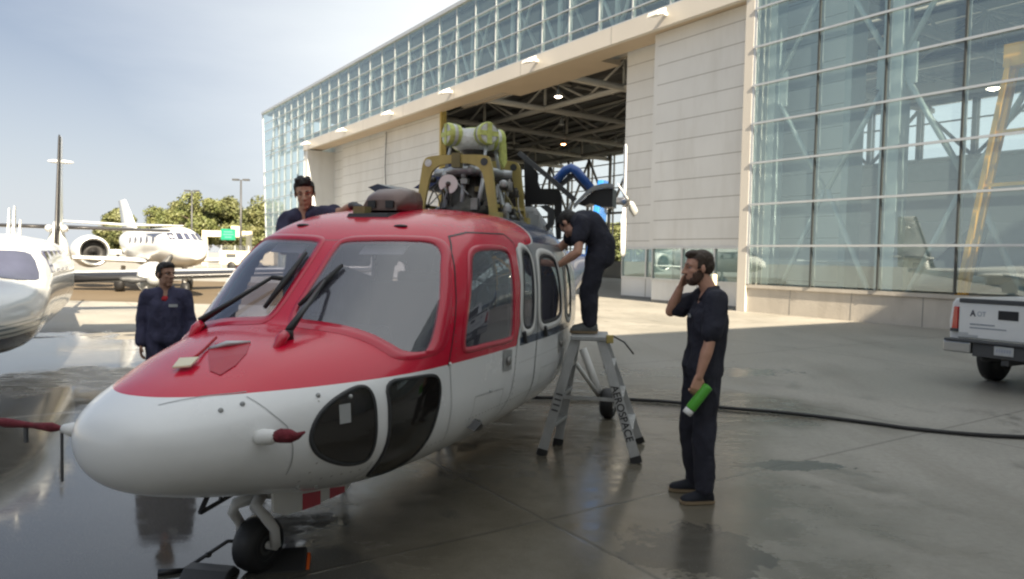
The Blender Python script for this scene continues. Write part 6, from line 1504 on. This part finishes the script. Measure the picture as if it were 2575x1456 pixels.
# trees seen through the far windows of the hangar
for i, (s, n_, hh) in enumerate(((62, 66, 6.5), (69, 70, 6.2), (78, 70, 6.8), (55, 72, 6.0), (88, 78, 7.2))):
    tree(B(s, n_, 0), hh, 4.2, ['round tree seen through the hangar behind the blue fin', 'tree seen through the far hangar windows left of the fin', 'tree seen through the far hangar windows beside the engine covers', 'tree seen through the far windows by the doorway edge', 'tall tree at the far left of the hangar windows'][i], 300 + i, 5000, .22, 'leaf', 'trees behind the hangar')
for i, (px, ytop, Y, lab) in enumerate(((604, 452, 86, 'taller dark lamp post with two flat heads, next to the green road sign'), (481, 482, 100, 'shorter dark lamp post with two flat heads, above the far jet'))):
    x = (px - 1287.5) / 1830 * Y; h_ = 1.75 + (633 - ytop) / 1830 * Y
    t = empty('lamp_post', (x, Y, 0), 0, lab, 'lamp post', 'lamp posts beyond the apron'); m_ = MB(); m_.smooth = True; m_.tube([(0, 0, 0), (0, 0, h_)], [.16, .10], 10); m_.build('pole', M['dgrey'], t)
    for s in (-1, 1):
        m_ = MB(); m_.bar((0, 0, h_ - .05), (s * .3, 0, h_ + .02), .08, .08); m_.box((s * .62, 0, h_ + .02), .36, .22, .10); m_.build('lamp_head', M['dgrey'], t)
# road sign gantry
t = empty('sign_gantry', ((575 - 1287.5) / 1830 * 96, 96, 0), 0, 'pale road sign gantry with a green sign in front of the trees', 'sign')
m_ = MB()
for x in (-3.2, 2.6): m_.bb((x - .3, -.25, 0), (x + .3, .25, 3.9))
m_.bb((-3.5, -.2, 3.75), (3.0, .2, 4.55)); m_.bb((.3, -.2, 4.6), (1.5, .1, 5.2)); m_.build('gantry_frame', M['ivory'], t)
m_ = MB(); m_.bb((-.95, -.36, 3.35), (.95, -.28, 4.8)); sg = m_.build('sign_panel', M['sign'], t)
m_ = MB()
for z, w_ in ((4.35, .6), (4.0, .7), (3.65, .45)): m_.bb((-w_, -.37, z), (w_, -.362, z + .12))
m_.build('sign_lettering', pmat('pale_green_letters', (.12, .38, .27), .5), sg)
# fence
t = empty('perimeter_fence', ((590 - 1287.5) / 1830 * 80, 80, 0), 0, 'pale wire perimeter fence with thin posts beyond the far jet', 'fence')
for i in range(17):
    x = -9 + i * 1.5
    m_ = MB(); m_.bb((x - .05, -.05, 0), (x + .05, .05, 2.5)); m_.build('post', M['lgrey'], t)
m_ = MB()
for z in np.arange(.1, 2.45, .18): m_.bb((-9, -.012, z - .008), (15, .012, z + .008))
for x in np.arange(-9, 15, .22): m_.bb((x - .006, -.01, .1), (x + .006, .01, 2.45))
m_.build('mesh', M['lgrey'], t)
t = empty('site_trailer', ((625 - 1287.5) / 1830 * 72, 72, 0), .1, 'low cream trailer by the fence left of the hangar', 'trailer')
m_ = MB(); m_.bb((-2.6, -1, .5), (2.6, 1, 1.9)); m_.build('body', M['ivory'], t, .12)
for x in (-1.4, 1.2):
    m_ = MB(); m_.lathe([(.1, -1.02), (.42, -1.02), (.42, 1.02), (.1, 1.02)], (x, 0, .42), (0, 1, 0), 18); m_.build('wheel', M['black'], t)
    m_ = MB(); m_.bb((x - .5, -1.03, 1.1), (x + .4, -1.0, 1.6)); m_.build('window', M['dgrey'], t)
